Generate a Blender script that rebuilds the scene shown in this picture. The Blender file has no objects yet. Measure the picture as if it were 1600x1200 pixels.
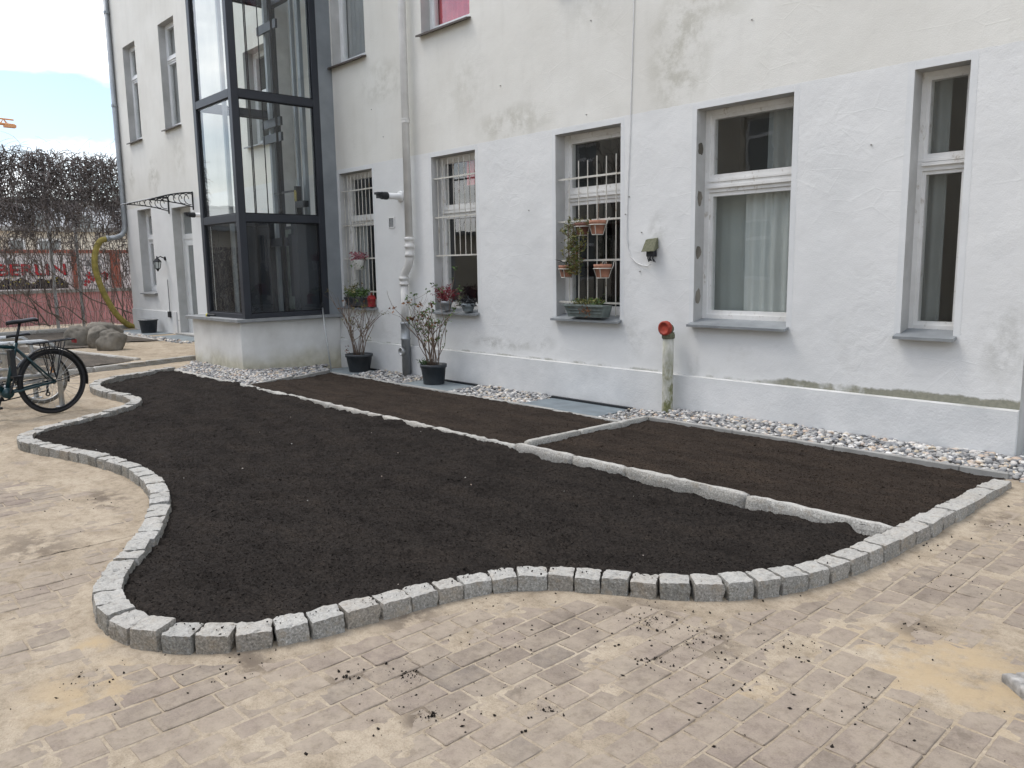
import bpy, bmesh, math, random
import numpy as np
from mathutils import Vector, Matrix

# ------------------------------------------------------------------ camera, sky, sun, exposure
S = bpy.context.scene
COL = S.collection
cam = bpy.data.cameras.new('camera')
cam.sensor_width = 36.0
cam.lens = 36.0 * 1239.4 / 1600.0
cam.clip_start = 0.05
cam.clip_end = 3000
camo = bpy.data.objects.new('camera', cam)
COL.objects.link(camo)
CR = ((0.68006933, 0.73299347, -0.01504276), (0.09771343, -0.11095508, -0.98901014), (-0.72660704, 0.67112558, -0.14708045))
mw = Matrix.Identity(4)
for i in range(3):
    mw[i][0] = CR[0][i]
    mw[i][1] = -CR[1][i]
    mw[i][2] = -CR[2][i]
mw[0][3], mw[1][3], mw[2][3] = 0.0, -7.178, 1.6
camo.matrix_world = mw
S.camera = camo

SUN_DIR = Vector((-0.50, -0.30, 1.05)).normalized()      # towards the sun
W = bpy.data.worlds.new('World')
S.world = W
W.use_nodes = True
wn, wl = W.node_tree.nodes, W.node_tree.links
wn.clear()
wo = wn.new('ShaderNodeOutputWorld')
bg = wn.new('ShaderNodeBackground')
sky = wn.new('ShaderNodeTexSky')
sky.sky_type = 'NISHITA'
sky.sun_disc = False
sky.sun_elevation = math.asin(SUN_DIR.z)
sky.sun_rotation = math.atan2(SUN_DIR.x, SUN_DIR.y)
sky.air_density = 1.0
sky.dust_density = 1.5
tc = wn.new('ShaderNodeTexCoord')
mp = wn.new('ShaderNodeMapping')
mp.inputs['Scale'].default_value = (1.0, 1.0, 2.6)
mp.inputs['Location'].default_value = (0.0, 9.0, 1.53)
nz = wn.new('ShaderNodeTexNoise')
nz.inputs['Scale'].default_value = 3.6
nz.inputs['Detail'].default_value = 9
nz.inputs['Roughness'].default_value = 0.55
cr = wn.new('ShaderNodeValToRGB')
cr.color_ramp.elements[0].position = 0.40
cr.color_ramp.elements[1].position = 0.64
mx = wn.new('ShaderNodeMixRGB')
nz2 = wn.new('ShaderNodeTexNoise')
nz2.inputs['Scale'].default_value = 5.0
nz2.inputs['Detail'].default_value = 5
cr2_ = wn.new('ShaderNodeValToRGB')
cr2_.color_ramp.elements[0].position = 0.36
cr2_.color_ramp.elements[0].color = (0.60, 0.62, 0.67, 1)
cr2_.color_ramp.elements[1].position = 0.60
cmul = wn.new('ShaderNodeVectorMath')
cmul.operation = 'SCALE'
cmul.inputs['Scale'].default_value = 14.0
wl.new(mp.outputs['Vector'], nz2.inputs['Vector'])
wl.new(nz2.outputs['Fac'], cr2_.inputs['Fac'])
wl.new(cr2_.outputs['Color'], cmul.inputs[0])
wl.new(cmul.outputs[0], mx.inputs[2])
wl.new(tc.outputs['Generated'], mp.inputs['Vector'])
wl.new(mp.outputs['Vector'], nz.inputs['Vector'])
wl.new(nz.outputs['Fac'], cr.inputs['Fac'])
wl.new(cr.outputs['Color'], mx.inputs[0])
wl.new(sky.outputs['Color'], mx.inputs[1])
wl.new(mx.outputs['Color'], bg.inputs['Color'])
bg.inputs['Strength'].default_value = 0.15
wl.new(bg.outputs['Background'], wo.inputs['Surface'])

sl = bpy.data.lights.new('sun', 'SUN')
sl.energy = 1.35
sl.angle = math.radians(24)
sl.color = (1.0, 0.96, 0.9)
so = bpy.data.objects.new('sun', sl)
COL.objects.link(so)
so.rotation_euler = SUN_DIR.to_track_quat('Z', 'Y').to_euler()

S.render.engine = 'CYCLES'
vs = S.view_settings
vs.view_transform = 'Standard'
vs.look = 'None'
vs.gamma = 1.0
vs.use_curve_mapping = False
vs.exposure = 0.52
S.cycles.max_bounces = 6
S.cycles.diffuse_bounces = 3
S.cycles.glossy_bounces = 3
S.cycles.transparent_max_bounces = 14
S.cycles.caustics_reflective = False
S.cycles.caustics_refractive = False
try:
    S.cycles.use_denoising = True
except Exception:
    pass

rng = np.random.default_rng(7)
rnd = random.Random(11)

# ------------------------------------------------------------------ helpers
def lattice(ix, iy, seed):
    h = (ix.astype(np.int64) * 374761393 + iy.astype(np.int64) * 668265263 + seed * 974711) & 0x7fffffff
    h = ((h ^ (h >> 13)) * 1274126177) & 0x7fffffff
    h = h ^ (h >> 16)
    return (h & 0xffff) / 65535.0

def vnoise(x, y, seed=0):
    x = np.asarray(x, float); y = np.asarray(y, float)
    ix = np.floor(x); iy = np.floor(y)
    fx = x - ix; fy = y - iy
    ux = fx * fx * (3 - 2 * fx); uy = fy * fy * (3 - 2 * fy)
    a = lattice(ix, iy, seed); b = lattice(ix + 1, iy, seed)
    c = lattice(ix, iy + 1, seed); d = lattice(ix + 1, iy + 1, seed)
    return (a * (1 - ux) + b * ux) * (1 - uy) + (c * (1 - ux) + d * ux) * uy - 0.5

def fbm(x, y, seed=0, octs=4):
    s = 0; a = 1.0
    for k in range(octs):
        s = s + a * vnoise(np.asarray(x) * 2 ** k + 17.3 * k, np.asarray(y) * 2 ** k + 9.1 * k, seed + k)
        a *= 0.5
    return s

def inside(px, py, poly):
    px = np.asarray(px); py = np.asarray(py)
    r = np.zeros(px.shape, bool)
    n = len(poly)
    for i in range(n):
        x0, y0 = poly[i]; x1, y1 = poly[(i + 1) % n]
        if y0 == y1:
            continue
        c = ((y0 > py) != (y1 > py)) & (px < (x1 - x0) * (py - y0) / (y1 - y0) + x0)
        r ^= c
    return r

class MB:
    def __init__(s):
        s.v = []; s.f = []; s.mi = []; s.cur = 0
    def add(s, vs, fs):
        o = len(s.v)
        s.v.extend([tuple(map(float, p)) for p in vs])
        for f in fs:
            s.f.append([i + o for i in f]); s.mi.append(s.cur)
        return s
    def box(s, x0, x1, y0, y1, z0, z1):
        v = [(x, y, z) for z in (z0, z1) for y in (y0, y1) for x in (x0, x1)]
        return s.add(v, [(0, 2, 3, 1), (4, 5, 7, 6), (0, 1, 5, 4), (2, 6, 7, 3), (0, 4, 6, 2), (1, 3, 7, 5)])
    def quad(s, a, b, c, d):
        return s.add([a, b, c, d], [(0, 1, 2, 3)])
    def tube(s, pts, r, n=8, cap=True):
        pts = [Vector(p) for p in pts]
        rs = r if isinstance(r, (list, tuple)) else [r] * len(pts)
        ring = []
        prev = None
        for i, p in enumerate(pts):
            t = (pts[min(i + 1, len(pts) - 1)] - pts[max(i - 1, 0)])
            if t.length < 1e-9:
                t = Vector((0, 0, 1))
            t.normalize()
            if prev is None:
                a = Vector((0, 0, 1)) if abs(t.z) < 0.9 else Vector((1, 0, 0))
                u = t.cross(a).normalized()
            else:
                u = (prev - t * prev.dot(t))
                u = u.normalized() if u.length > 1e-6 else t.orthogonal().normalized()
            prev = u
            w = t.cross(u)
            ring.append([p + (u * math.cos(2 * math.pi * k / n) + w * math.sin(2 * math.pi * k / n)) * rs[i] for k in range(n)])
        v = [q for rg in ring for q in rg]
        f = []
        for i in range(len(pts) - 1):
            for k in range(n):
                k2 = (k + 1) % n
                f.append((i * n + k, i * n + k2, (i + 1) * n + k2, (i + 1) * n + k))
        if cap:
            f.append(tuple(range(n))[::-1]); f.append(tuple((len(pts) - 1) * n + k for k in range(n)))
        return s.add(v, f)
    def lathe(s, prof, c=(0, 0, 0), n=20, ax='z'):
        v = []
        for (r, h) in prof:
            for k in range(n):
                a = 2 * math.pi * k / n
                p = (r * math.cos(a), r * math.sin(a), h)
                if ax == 'y':
                    p = (p[0], -p[2], p[1])
                elif ax == 'x':
                    p = (p[2], p[0], p[1])
                v.append((p[0] + c[0], p[1] + c[1], p[2] + c[2]))
        f = []
        m = len(prof)
        for i in range(m - 1):
            for k in range(n):
                k2 = (k + 1) % n
                f.append((i * n + k, i * n + k2, (i + 1) * n + k2, (i + 1) * n + k))
        f.append(tuple(range(n))[::-1]); f.append(tuple((m - 1) * n + k for k in range(n)))
        return s.add(v, f)
    def ring(s, c, u, w, R, r, n=48, m=8, a0=0, a1=2 * math.pi):
        c = Vector(c); u = Vector(u); w = Vector(w)
        full = abs(a1 - a0 - 2 * math.pi) < 1e-6
        nrm = u.cross(w).normalized()
        cnt = n if full else n + 1
        v = []
        for i in range(cnt):
            a = a0 + (a1 - a0) * i / n
            d = u * math.cos(a) + w * math.sin(a)
            for k in range(m):
                b = 2 * math.pi * k / m
                v.append(c + d * (R + r * math.cos(b)) + nrm * (r * math.sin(b)))
        f = []
        for i in range(n):
            j = (i + 1) % cnt if full else i + 1
            for k in range(m):
                k2 = (k + 1) % m
                f.append((i * m + k, j * m + k, j * m + k2, i * m + k2))
        return s.add(v, f)
    def mesh(s, name, mats, smooth=False):
        me = bpy.data.meshes.new(name)
        me.from_pydata(s.v, [], s.f)
        for m in (mats if isinstance(mats, (list, tuple)) else [mats]):
            me.materials.append(m)
        if isinstance(mats, (list, tuple)) and len(mats) > 1:
            me.polygons.foreach_set('material_index', s.mi)
        if smooth:
            me.polygons.foreach_set('use_smooth', [True] * len(me.polygons))
        me.update()
        return me
    def build(s, name, mats, parent=None, smooth=False, loc=None, rot=None):
        return link(name, s.mesh(name, mats, smooth), parent, loc, rot)

def link(name, me, parent=None, loc=None, rot=None, scale=None):
    o = bpy.data.objects.new(name, me)
    COL.objects.link(o)
    if parent is not None:
        o.parent = parent
    if loc is not None:
        o.location = loc
    if rot is not None:
        o.rotation_euler = rot
    if scale is not None:
        o.scale = scale
    return o

def tag(o, label=None, cat=None, group=None, kind=None):
    if label: o['label'] = label
    if cat: o['category'] = cat
    if group: o['group'] = group
    if kind: o['kind'] = kind
    return o

def thing(name, label, cat, loc=(0, 0, 0), rz=0.0, group=None):
    o = link(name, None, None, loc, (0, 0, rz))
    return tag(o, label, cat, group)

def bevel_box(x0, x1, y0, y1, z0, z1, b=0.006, seg=1):
    bm = bmesh.new()
    bmesh.ops.create_cube(bm, size=1)
    for v in bm.verts:
        v.co = Vector((x0 + (v.co.x + .5) * (x1 - x0), y0 + (v.co.y + .5) * (y1 - y0), z0 + (v.co.z + .5) * (z1 - z0)))
    bmesh.ops.bevel(bm, geom=bm.edges[:], offset=b, segments=seg, affect='EDGES')
    return bm

def bm_obj(bm, name, mat, parent=None, smooth=False, loc=None, rot=None):
    me = bpy.data.meshes.new(name)
    bm.to_mesh(me); bm.free()
    me.materials.append(mat)
    if smooth:
        me.polygons.foreach_set('use_smooth', [True] * len(me.polygons))
    return link(name, me, parent, loc, rot)

# ------------------------------------------------------------------ materials
class NT:
    def __init__(s, name):
        s.m = bpy.data.materials.new(name)
        s.m.use_nodes = True
        s.n = s.m.node_tree.nodes; s.l = s.m.node_tree.links
        s.b = s.n['Principled BSDF']
        s.tc = s.n.new('ShaderNodeTexCoord')
    def set(s, k, v):
        i = s.b.inputs[k]
        if hasattr(v, 'is_output'):
            s.l.new(v, i)
        else:
            i.default_value = v if not isinstance(v, tuple) else (*v, 1) if len(v) == 3 else v
        return s
    def inp(s, sock, v):
        if hasattr(v, 'is_output'):
            s.l.new(v, sock)
        else:
            sock.default_value = (*v, 1) if isinstance(v, tuple) and len(v) == 3 and sock.type == 'RGBA' else v
    def map(s, scale=(1, 1, 1), loc=(0, 0, 0), src='Object', rot=(0, 0, 0)):
        m = s.n.new('ShaderNodeMapping')
        m.inputs['Scale'].default_value = scale; m.inputs['Location'].default_value = loc; m.inputs['Rotation'].default_value = rot
        s.l.new(s.tc.outputs[src], m.inputs['Vector'])
        return m.outputs['Vector']
    def noise(s, scale, detail=4, rough=.55, vec=None, dist=0.0):
        n = s.n.new('ShaderNodeTexNoise')
        n.inputs['Scale'].default_value = scale; n.inputs['Detail'].default_value = detail
        n.inputs['Roughness'].default_value = rough; n.inputs['Distortion'].default_value = dist
        s.l.new(vec if vec is not None else s.tc.outputs['Object'], n.inputs['Vector'])
        return n.outputs['Fac']
    def voro(s, scale, vec=None, feature='F1', out='Distance'):
        n = s.n.new('ShaderNodeTexVoronoi')
        n.feature = feature
        n.inputs['Scale'].default_value = scale
        s.l.new(vec if vec is not None else s.tc.outputs['Object'], n.inputs['Vector'])
        return n.outputs[out]
    def ramp(s, fac, stops):
        n = s.n.new('ShaderNodeValToRGB')
        e = n.color_ramp.elements
        while len(e) < len(stops):
            e.new(0.5)
        for i, (p, c) in enumerate(stops):
            e[i].position = p
            e[i].color = (c, c, c, 1) if not isinstance(c, tuple) else (*c, 1)
        s.l.new(fac, n.inputs['Fac'])
        return n.outputs['Color']
    def mix(s, fac, a, b, mode='MIX'):
        n = s.n.new('ShaderNodeMixRGB')
        n.blend_type = mode
        s.inp(n.inputs[0], fac); s.inp(n.inputs[1], a); s.inp(n.inputs[2], b)
        return n.outputs[0]
    def math(s, op, a, b=0.0, c=None, clamp=False):
        n = s.n.new('ShaderNodeMath')
        n.operation = op; n.use_clamp = clamp
        s.inp(n.inputs[0], a); s.inp(n.inputs[1], b)
        if c is not None: s.inp(n.inputs[2], c)
        return n.outputs[0]
    def sep(s, src='Object'):
        n = s.n.new('ShaderNodeSeparateXYZ')
        s.l.new(s.tc.outputs[src], n.inputs[0])
        return n.outputs
    def smooth(s, v, a, b):
        n = s.n.new('ShaderNodeMapRange')
        n.interpolation_type = 'SMOOTHSTEP'
        s.inp(n.inputs['Value'], v)
        n.inputs['From Min'].default_value = a; n.inputs['From Max'].default_value = b
        return n.outputs[0]
    def blob(s, xyz, cx, cy, rx, ry, ax=(0, 1)):
        dx = s.math('DIVIDE', s.math('SUBTRACT', xyz[ax[0]], cx), rx)
        dy = s.math('DIVIDE', s.math('SUBTRACT', xyz[ax[1]], cy), ry)
        d = s.math('ADD', s.math('MULTIPLY', dx, dx), s.math('MULTIPLY', dy, dy))
        return s.math('SUBTRACT', 1.0, d, clamp=True)
    def rand(s):
        return s.n.new('ShaderNodeObjectInfo').outputs['Random']
    def attr(s, name):
        n = s.n.new('ShaderNodeAttribute'); n.attribute_name = name
        return n.outputs['Fac']
    def bump(s, h, strength=.4, dist=.01):
        n = s.n.new('ShaderNodeBump')
        n.inputs['Strength'].default_value = strength; n.inputs['Distance'].default_value = dist
        s.l.new(h, n.inputs['Height'])
        s.l.new(n.outputs['Normal'], s.b.inputs['Normal'])
        return s

def plain(name, col, rough=.6, metal=0.0, var=.15, scale=20, bump=0.0, spec=.4):
    t = NT(name)
    f = t.noise(scale, 5)
    dark = tuple(c * (1 - var) for c in col); lite = tuple(min(1, c * (1 + var)) for c in col)
    t.set('Base Color', t.ramp(f, [(.3, dark), (.7, lite)]))
    t.set('Roughness', rough); t.set('Metallic', metal); t.set('Specular IOR Level', spec)
    if bump:
        t.bump(t.noise(scale * 3, 5), bump, .01)
    return t.m

def make_glass(name, tint=(.975, .985, .98), ior=1.5, gain=2.0):
    t = NT(name)
    t.n.remove(t.b)
    out = t.n['Material Output']
    tr = t.n.new('ShaderNodeBsdfTransparent'); tr.inputs[0].default_value = (*tint, 1)
    gl = t.n.new('ShaderNodeBsdfGlossy'); gl.inputs['Roughness'].default_value = .01; gl.inputs[0].default_value = (1, 1, 1, 1)
    fr = t.n.new('ShaderNodeFresnel'); fr.inputs[0].default_value = ior
    # slight waviness of old panes
    bp = t.n.new('ShaderNodeBump'); bp.inputs['Strength'].default_value = .05; bp.inputs['Distance'].default_value = .02
    t.l.new(t.noise(2.2, 2), bp.inputs['Height']); t.l.new(bp.outputs[0], gl.inputs['Normal'])
    # thin pane: both reflections counted on the outer face, none on the way out
    bf = t.n.new('ShaderNodeNewGeometry').outputs['Backfacing']
    k = t.math('MULTIPLY', t.math('MULTIPLY', fr.outputs[0], gain, clamp=True), t.math('SUBTRACT', 1.0, bf))
    ms = t.n.new('ShaderNodeMixShader')
    t.l.new(k, ms.inputs[0]); t.l.new(tr.outputs[0], ms.inputs[1]); t.l.new(gl.outputs[0], ms.inputs[2])
    t.l.new(ms.outputs[0], out.inputs['Surface'])
    return t.m

MAT = {}

# rendered wall: fresh bluish white up to the heads of the windows, old stained cream above
t = NT('plaster')
o = t.sep()
edge = t.math('ADD', 3.235, t.math('MULTIPLY', t.math('SUBTRACT', t.noise(9, 3), .5), .02))
upper = t.math('GREATER_THAN', o[2], edge)
low = t.ramp(t.noise(1.3, 5), [(.3, (.675, .68, .672)), (.7, (.74, .742, .73))])
upc = t.ramp(t.noise(.8, 6), [(.32, (.66, .645, .595)), (.62, (.735, .725, .68))])
streak = t.ramp(t.noise(2.2, 7, .6, t.map((3.0, 1, .55))), [(.52, 0.0), (.75, 1.0)])
upc = t.mix(t.math('MULTIPLY', streak, .14), upc, (.45, .435, .39))
spot = t.noise(3.5, 7, .7)
for (cx, cz, rx, rz, k) in [(-5.15, 3.75, .45, .75, 1.5), (-4.7, 4.4, .5, .7, .9), (-7.7, 3.42, .8, .26, 1.3), (-20.6, 3.9, .5, .5, 1.3), (-10.6, 4.4, .7, .4, .9),
                            (-18.9, 4.2, .5, .6, .8), (-6.3, 4.6, .6, .6, .6), (-8.6, 4.0, .6, .5, .6), (-22.2, 4.0, .3, .4, 1.0), (-3.2, 4.3, .6, .5, .5)]:
    b = t.blob(o, cx, cz, rx, rz, (0, 2))
    upc = t.mix(t.math('MULTIPLY', t.math('MULTIPLY', b, t.smooth(spot, .40, .62)), k * .46, clamp=True), upc, (.40, .385, .32))
# soft dirt on the fresh paint
dirt = t.smooth(t.noise(1.7, 8, .65), .54, .74)
lowz = t.smooth(o[2], 1.2, .3)
low = t.mix(t.math('MULTIPLY', t.math('MULTIPLY', dirt, t.math('ADD', .25, t.math('MULTIPLY', lowz, .75))), .38), low, (.44, .435, .40))
for (cx, cz, rx, rz, k) in [(-8.0, .56, .7, .10, .9), (-7.3, .62, .4, .15, .7), (-5.75, .75, .3, .3, .6), (-1.95, .9, .25, .4, .8), (-4.9, .6, .1, .5, .6), (-5.38, 2.0, .16, .2, .8)]:
    b = t.blob(o, cx, cz, rx, rz, (0, 2))
    low = t.mix(t.math('MULTIPLY', t.math('MULTIPLY', b, t.smooth(spot, .42, .6)), k * .6, clamp=True), low, (.36, .36, .33))
col = t.mix(upper, low, upc)
# moss line above the plinth, broadest at the end nearest the paving
wid = t.math('ADD', .020, t.math('MULTIPLY', t.smooth(o[0], -4.25, -3.7), .045))
mtop = t.math('ADD', .415, t.math('MULTIPLY', wid, t.math('MULTIPLY', t.noise(3.2, 6, .7), 2.0)))
moss = t.smooth(t.math('SUBTRACT', mtop, t.math('ADD', o[2], t.math('MULTIPLY', t.math('SUBTRACT', t.noise(24, 5, .7), .5), .03))), -.006, .022)
mossk = t.math('MULTIPLY', moss, t.math('MULTIPLY', t.math('GREATER_THAN', o[2], .395), t.math('ADD', t.math('MULTIPLY', t.smooth(t.noise(2.6, 6, .7), .46, .60), .6), t.math('MULTIPLY', t.smooth(o[0], -4.3, -3.8), t.smooth(t.noise(1.4, 5, .6), .3, .42)), clamp=True)))
col = t.mix(t.math('MULTIPLY', mossk, .8), col, t.ramp(t.noise(30, 4), [(.3, (.10, .10, .05)), (.7, (.22, .21, .13))]))
t.set('Base Color', col); t.set('Roughness', .9); t.set('Specular IOR Level', .15)
h = t.math('ADD', t.math('MULTIPLY', t.noise(3.0, 3, .5), 2.6), t.math('MULTIPLY', t.math('MULTIPLY', t.noise(7, 5, .6, None, .6), 1.5), t.smooth(t.noise(.9, 2), .38, .66)))
h = t.math('ADD', t.math('MULTIPLY', h, t.math('SUBTRACT', 1.0, t.math('MULTIPLY', upper, .45))), t.math('MULTIPLY', t.noise(70, 4, .6), .35))
ridge = t.smooth(t.voro(2.6, t.map((1, 1, 1.6)), 'DISTANCE_TO_EDGE'), .0, .035)
h = t.math('ADD', h, t.math('MULTIPLY', t.math('MULTIPLY', ridge, -.12), t.smooth(t.noise(1.1, 3), .5, .6)))
t.bump(h, .24, .02)
MAT['plaster'] = t.m

def band_mat(name, c0, c1, b=.35):
    t = NT(name)
    f = t.noise(2.2, 7, .6)
    t.set('Base Color', t.ramp(f, [(.32, c0), (.66, c1)])); t.set('Roughness', .9); t.set('Specular IOR Level', .15)
    t.bump(t.math('ADD', t.noise(6, 6), t.math('MULTIPLY', t.noise(60, 4), .3)), b, .015)
    return t.m
MAT['band'] = band_mat('surround_paint', (.64, .652, .652), (.705, .712, .708), .2)
MAT['reveal'] = band_mat('shaded_reveal_render', (.40, .40, .385), (.53, .53, .52), .3)  # recess shade put into the colour, greyer than the wall
MAT['ledge'] = band_mat('dirty_ledge', (.40, .40, .375), (.62, .62, .61), .5)
MAT['plinth'] = band_mat('plinth_render', (.60, .61, .61), (.71, .715, .71), .5)
t = NT('lift_base_render')
o = t.sep()
c = t.ramp(t.noise(2.0, 7, .6), [(.3, (.56, .555, .53)), (.66, (.70, .70, .68))])
g = t.math('MULTIPLY', t.smooth(t.math('ADD', o[2], t.math('MULTIPLY', t.noise(2.5, 5), .35)), .52, .18), .75)
c = t.mix(g, c, t.ramp(t.noise(9, 5), [(.3, (.34, .31, .19)), (.7, (.55, .52, .40))]))
t.set('Base Color', c); t.set('Roughness', .92); t.bump(t.noise(12, 6), .4, .012)
MAT['liftbase'] = t.m

def granite(name, k=1.0, dust=.35, toplight=.6):
    t = NT(name)
    r = t.rand()
    v = t.n.new('ShaderNodeVectorMath'); v.operation = 'ADD'
    t.l.new(t.n.new('ShaderNodeNewGeometry').outputs['Position'], v.inputs[0])
    cmb = t.n.new('ShaderNodeCombineXYZ')
    for i in range(3): t.l.new(t.math('MULTIPLY', r, 37.0 + i * 11), cmb.inputs[i])
    t.l.new(cmb.outputs[0], v.inputs[1])
    vec = v.outputs[0]
    sp = t.noise(95, 4, .75, vec)
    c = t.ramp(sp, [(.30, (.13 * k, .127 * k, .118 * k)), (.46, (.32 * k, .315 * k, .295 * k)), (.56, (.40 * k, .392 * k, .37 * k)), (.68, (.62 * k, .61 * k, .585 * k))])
    c = t.mix(.75, c, t.ramp(r, [(0, (.55, .54, .51)), (.25, (.95, .95, .93)), (.45, (.74, .72, .68)), (.65, (1.05, 1.04, 1.02)), (.82, (.78, .70, .60)), (1, (.92, .92, .93))]), 'MULTIPLY')
    d = t.smooth(t.noise(16, 6, .65, vec), .50, .68)
    c = t.mix(t.math('MULTIPLY', d, dust), c, (.30, .25, .185))
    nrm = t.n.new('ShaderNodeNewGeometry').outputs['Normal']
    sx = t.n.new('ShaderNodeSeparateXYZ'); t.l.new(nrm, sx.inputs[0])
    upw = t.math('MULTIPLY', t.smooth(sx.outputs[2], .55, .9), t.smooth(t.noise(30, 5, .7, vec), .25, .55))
    c = t.mix(t.math('MULTIPLY', upw, toplight), c, (.60, .585, .55))  # upward faces painted paler, light from above put into the stone colour
    t.set('Base Color', c); t.set('Roughness', .85); t.set('Specular IOR Level', .3)
    t.bump(t.math('ADD', t.noise(42, 6, .7, vec), t.math('MULTIPLY', sp, .35)), .9, .010)
    return t.m
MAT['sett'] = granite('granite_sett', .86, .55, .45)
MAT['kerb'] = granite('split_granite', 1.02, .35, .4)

t = NT('paving_stone')
r = t.rand()
a = t.attr('rnd')
rr = t.math('FRACT', t.math('ADD', r, a))
c = t.ramp(rr, [(0, (.185, .152, .127)), (.3, (.235, .195, .16)), (.55, (.205, .165, .143)), (.8, (.26, .215, .175)), (1, (.165, .14, .122))])
w = t.map((1, 1, 1), src='Object')
geo = t.n.new('ShaderNodeNewGeometry').outputs['Position']
c = t.mix(.55, c, t.ramp(t.noise(140, 4, .7, geo), [(.3, (.55, .54, .53)), (.5, (1, 1, 1)), (.7, (1.25, 1.24, 1.22))]), 'MULTIPLY')
oa = t.n.new('ShaderNodeAttribute'); oa.attribute_type = 'OBJECT'; oa.attribute_name = 'dust'
da = t.math('ADD', oa.outputs['Fac'], t.attr('dustv'))
dust = t.math('ADD', t.math('MULTIPLY', t.smooth(t.noise(7, 8, .68, geo), .34, .66), .55), t.math('MULTIPLY', da, .45), clamp=True)
c = t.mix(t.math('MULTIPLY', dust, .80), c, (.36, .305, .238))
c = t.mix(.8, c, t.ramp(t.noise(20, 6, .75, geo), [(.32, (.72, .70, .67)), (.5, (1, 1, 1)), (.7, (1.12, 1.12, 1.12))]), 'MULTIPLY')
smear = t.smooth(t.noise(3.3, 7, .70, geo), .56, .70)
c = t.mix(t.math('MULTIPLY', smear, .5), c, (.12, .098, .078))
t.set('Base Color', c); t.set('Roughness', .9); t.set('Specular IOR Level', .2)
t.bump(t.math('ADD', t.noise(60, 6, .65, geo), t.math('MULTIPLY', t.noise(300, 2, .6, geo), .4)), .5, .004)
MAT['paver'] = t.m

t = NT('sand')
o = t.sep()
c = t.ramp(t.noise(1.6, 7, .6), [(.3, (.31, .258, .194)), (.5, (.38, .319, .243)), (.7, (.435, .373, .291))])
c = t.mix(.8, c, t.ramp(t.noise(150, 4, .8), [(.3, (.66, .65, .64)), (.5, (1, 1, 1)), (.7, (1.16, 1.16, 1.15))]), 'MULTIPLY')
c = t.mix(.9, c, t.ramp(t.noise(20, 6, .75), [(.32, (.70, .68, .65)), (.5, (1, 1, 1)), (.7, (1.12, 1.12, 1.12))]), 'MULTIPLY')
c = t.mix(.8, c, t.ramp(t.noise(4.5, 6, .7, t.map((1.0, 1.6, 1))), [(.34, (.74, .72, .69)), (.52, (1, 1, 1)), (.7, (1.08, 1.08, 1.08))]), 'MULTIPLY')
sp2 = t.noise(6, 7, .66)
for (cx, cy, rx, ry, k) in [(-.95, -4.0, .62, .40, .9), (-1.05, -3.75, .25, .22, .6), (-1.5, -4.65, .22, .16, .6), (-3.2, -6.45, .34, .28, .8), (-3.62, -6.33, .10, .10, 1.2), (-3.0, -6.15, .16, .12, .7)]:
    b = t.blob(o, cx, cy, rx, ry)
    c = t.mix(t.math('MULTIPLY', t.math('MULTIPLY', b, t.smooth(sp2, .36, .58)), k, clamp=True), c, (.42, .325, .205))
dk = t.smooth(t.noise(2.4, 8, .68, t.map((1.7, .8, 1))), .60, .76)
c = t.mix(t.math('MULTIPLY', dk, .5), c, (.20, .168, .135))
for (cx, cy, rx, ry, k) in [(-2.47, -5.48, .13, .16, 1.6), (-2.62, -5.66, .10, .14, 1.0), (-2.17, -5.60, .09, .13, 1.5), (-2.10, -4.40, .28, .18, 1.1), (-1.80, -4.40, .22, .26, .9), (-1.86, -4.70, .12, .18, 1.0),
                            (-1.2, -3.66, .14, .14, .9), (-1.43, -1.8, .12, .3, .9), (-5.2, -6.2, .5, .25, .8), (-6.0, -5.6, .45, .16, 1.0), (-3.0, -5.9, .16, .1, 1.0), (-2.85, -5.2, .12, .2, .9)]:
    b = t.blob(o, cx, cy, rx, ry)
    c = t.mix(t.math('MULTIPLY', t.math('MULTIPLY', b, t.smooth(sp2, .42, .56)), k, clamp=True), c, (.16, .13, .102))
t.set('Base Color', c); t.set('Roughness', .95); t.set('Specular IOR Level', .1)
t.bump(t.math('ADD', t.noise(26, 7, .7), t.math('MULTIPLY', t.noise(220, 3, .6), .35)), .75, .008)
MAT['sand'] = t.m

def soil_mat(name, a, b):
    t = NT(name)
    c = t.ramp(t.noise(75, 5, .7), [(.32, tuple(x * .55 for x in a)), (.5, a), (.68, b)])
    c = t.mix(.85, c, t.ramp(t.noise(1.6, 7, .65, t.map((1.0, 2.6, 1), rot=(0, 0, -.82))), [(.34, (.62, .61, .61)), (.5, (1, 1, 1)), (.68, (1.32, 1.28, 1.22))]), 'MULTIPLY')
    t.set('Base Color', c); t.set('Roughness', .95); t.set('Specular IOR Level', .12)
    t.bump(t.math('ADD', t.noise(130, 6, .7), t.math('MULTIPLY', t.noise(45, 5, .65), 1.2)), .9, .009)
    return t.m
MAT['soil'] = soil_mat('dark_soil', (.023, .0192, .0167), (.045, .037, .0315))
MAT['soil_brown'] = soil_mat('brown_soil', (.034, .026, .0205), (.060, .0455, .036))
MAT['soil_grey'] = soil_mat('grey_soil', (.105, .092, .078), (.16, .142, .122))

t = NT('pebbles')
a = t.attr('rnd')
c = t.ramp(a, [(0, (.07, .073, .08)), (.14, (.17, .17, .173)), (.32, (.33, .325, .315)), (.47, (.22, .227, .24)), (.62, (.46, .448, .425)), (.76, (.60, .585, .56)), (.84, (.46, .36, .29)), (.92, (.50, .43, .32)), (1, (.74, .73, .71))])
c = t.mix(.5, c, t.ramp(t.noise(90, 4), [(.3, (.75, .75, .75)), (.7, (1.15, 1.15, 1.15))]), 'MULTIPLY')
t.set('Base Color', c); t.set('Roughness', .7)
MAT['pebble'] = t.m

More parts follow.
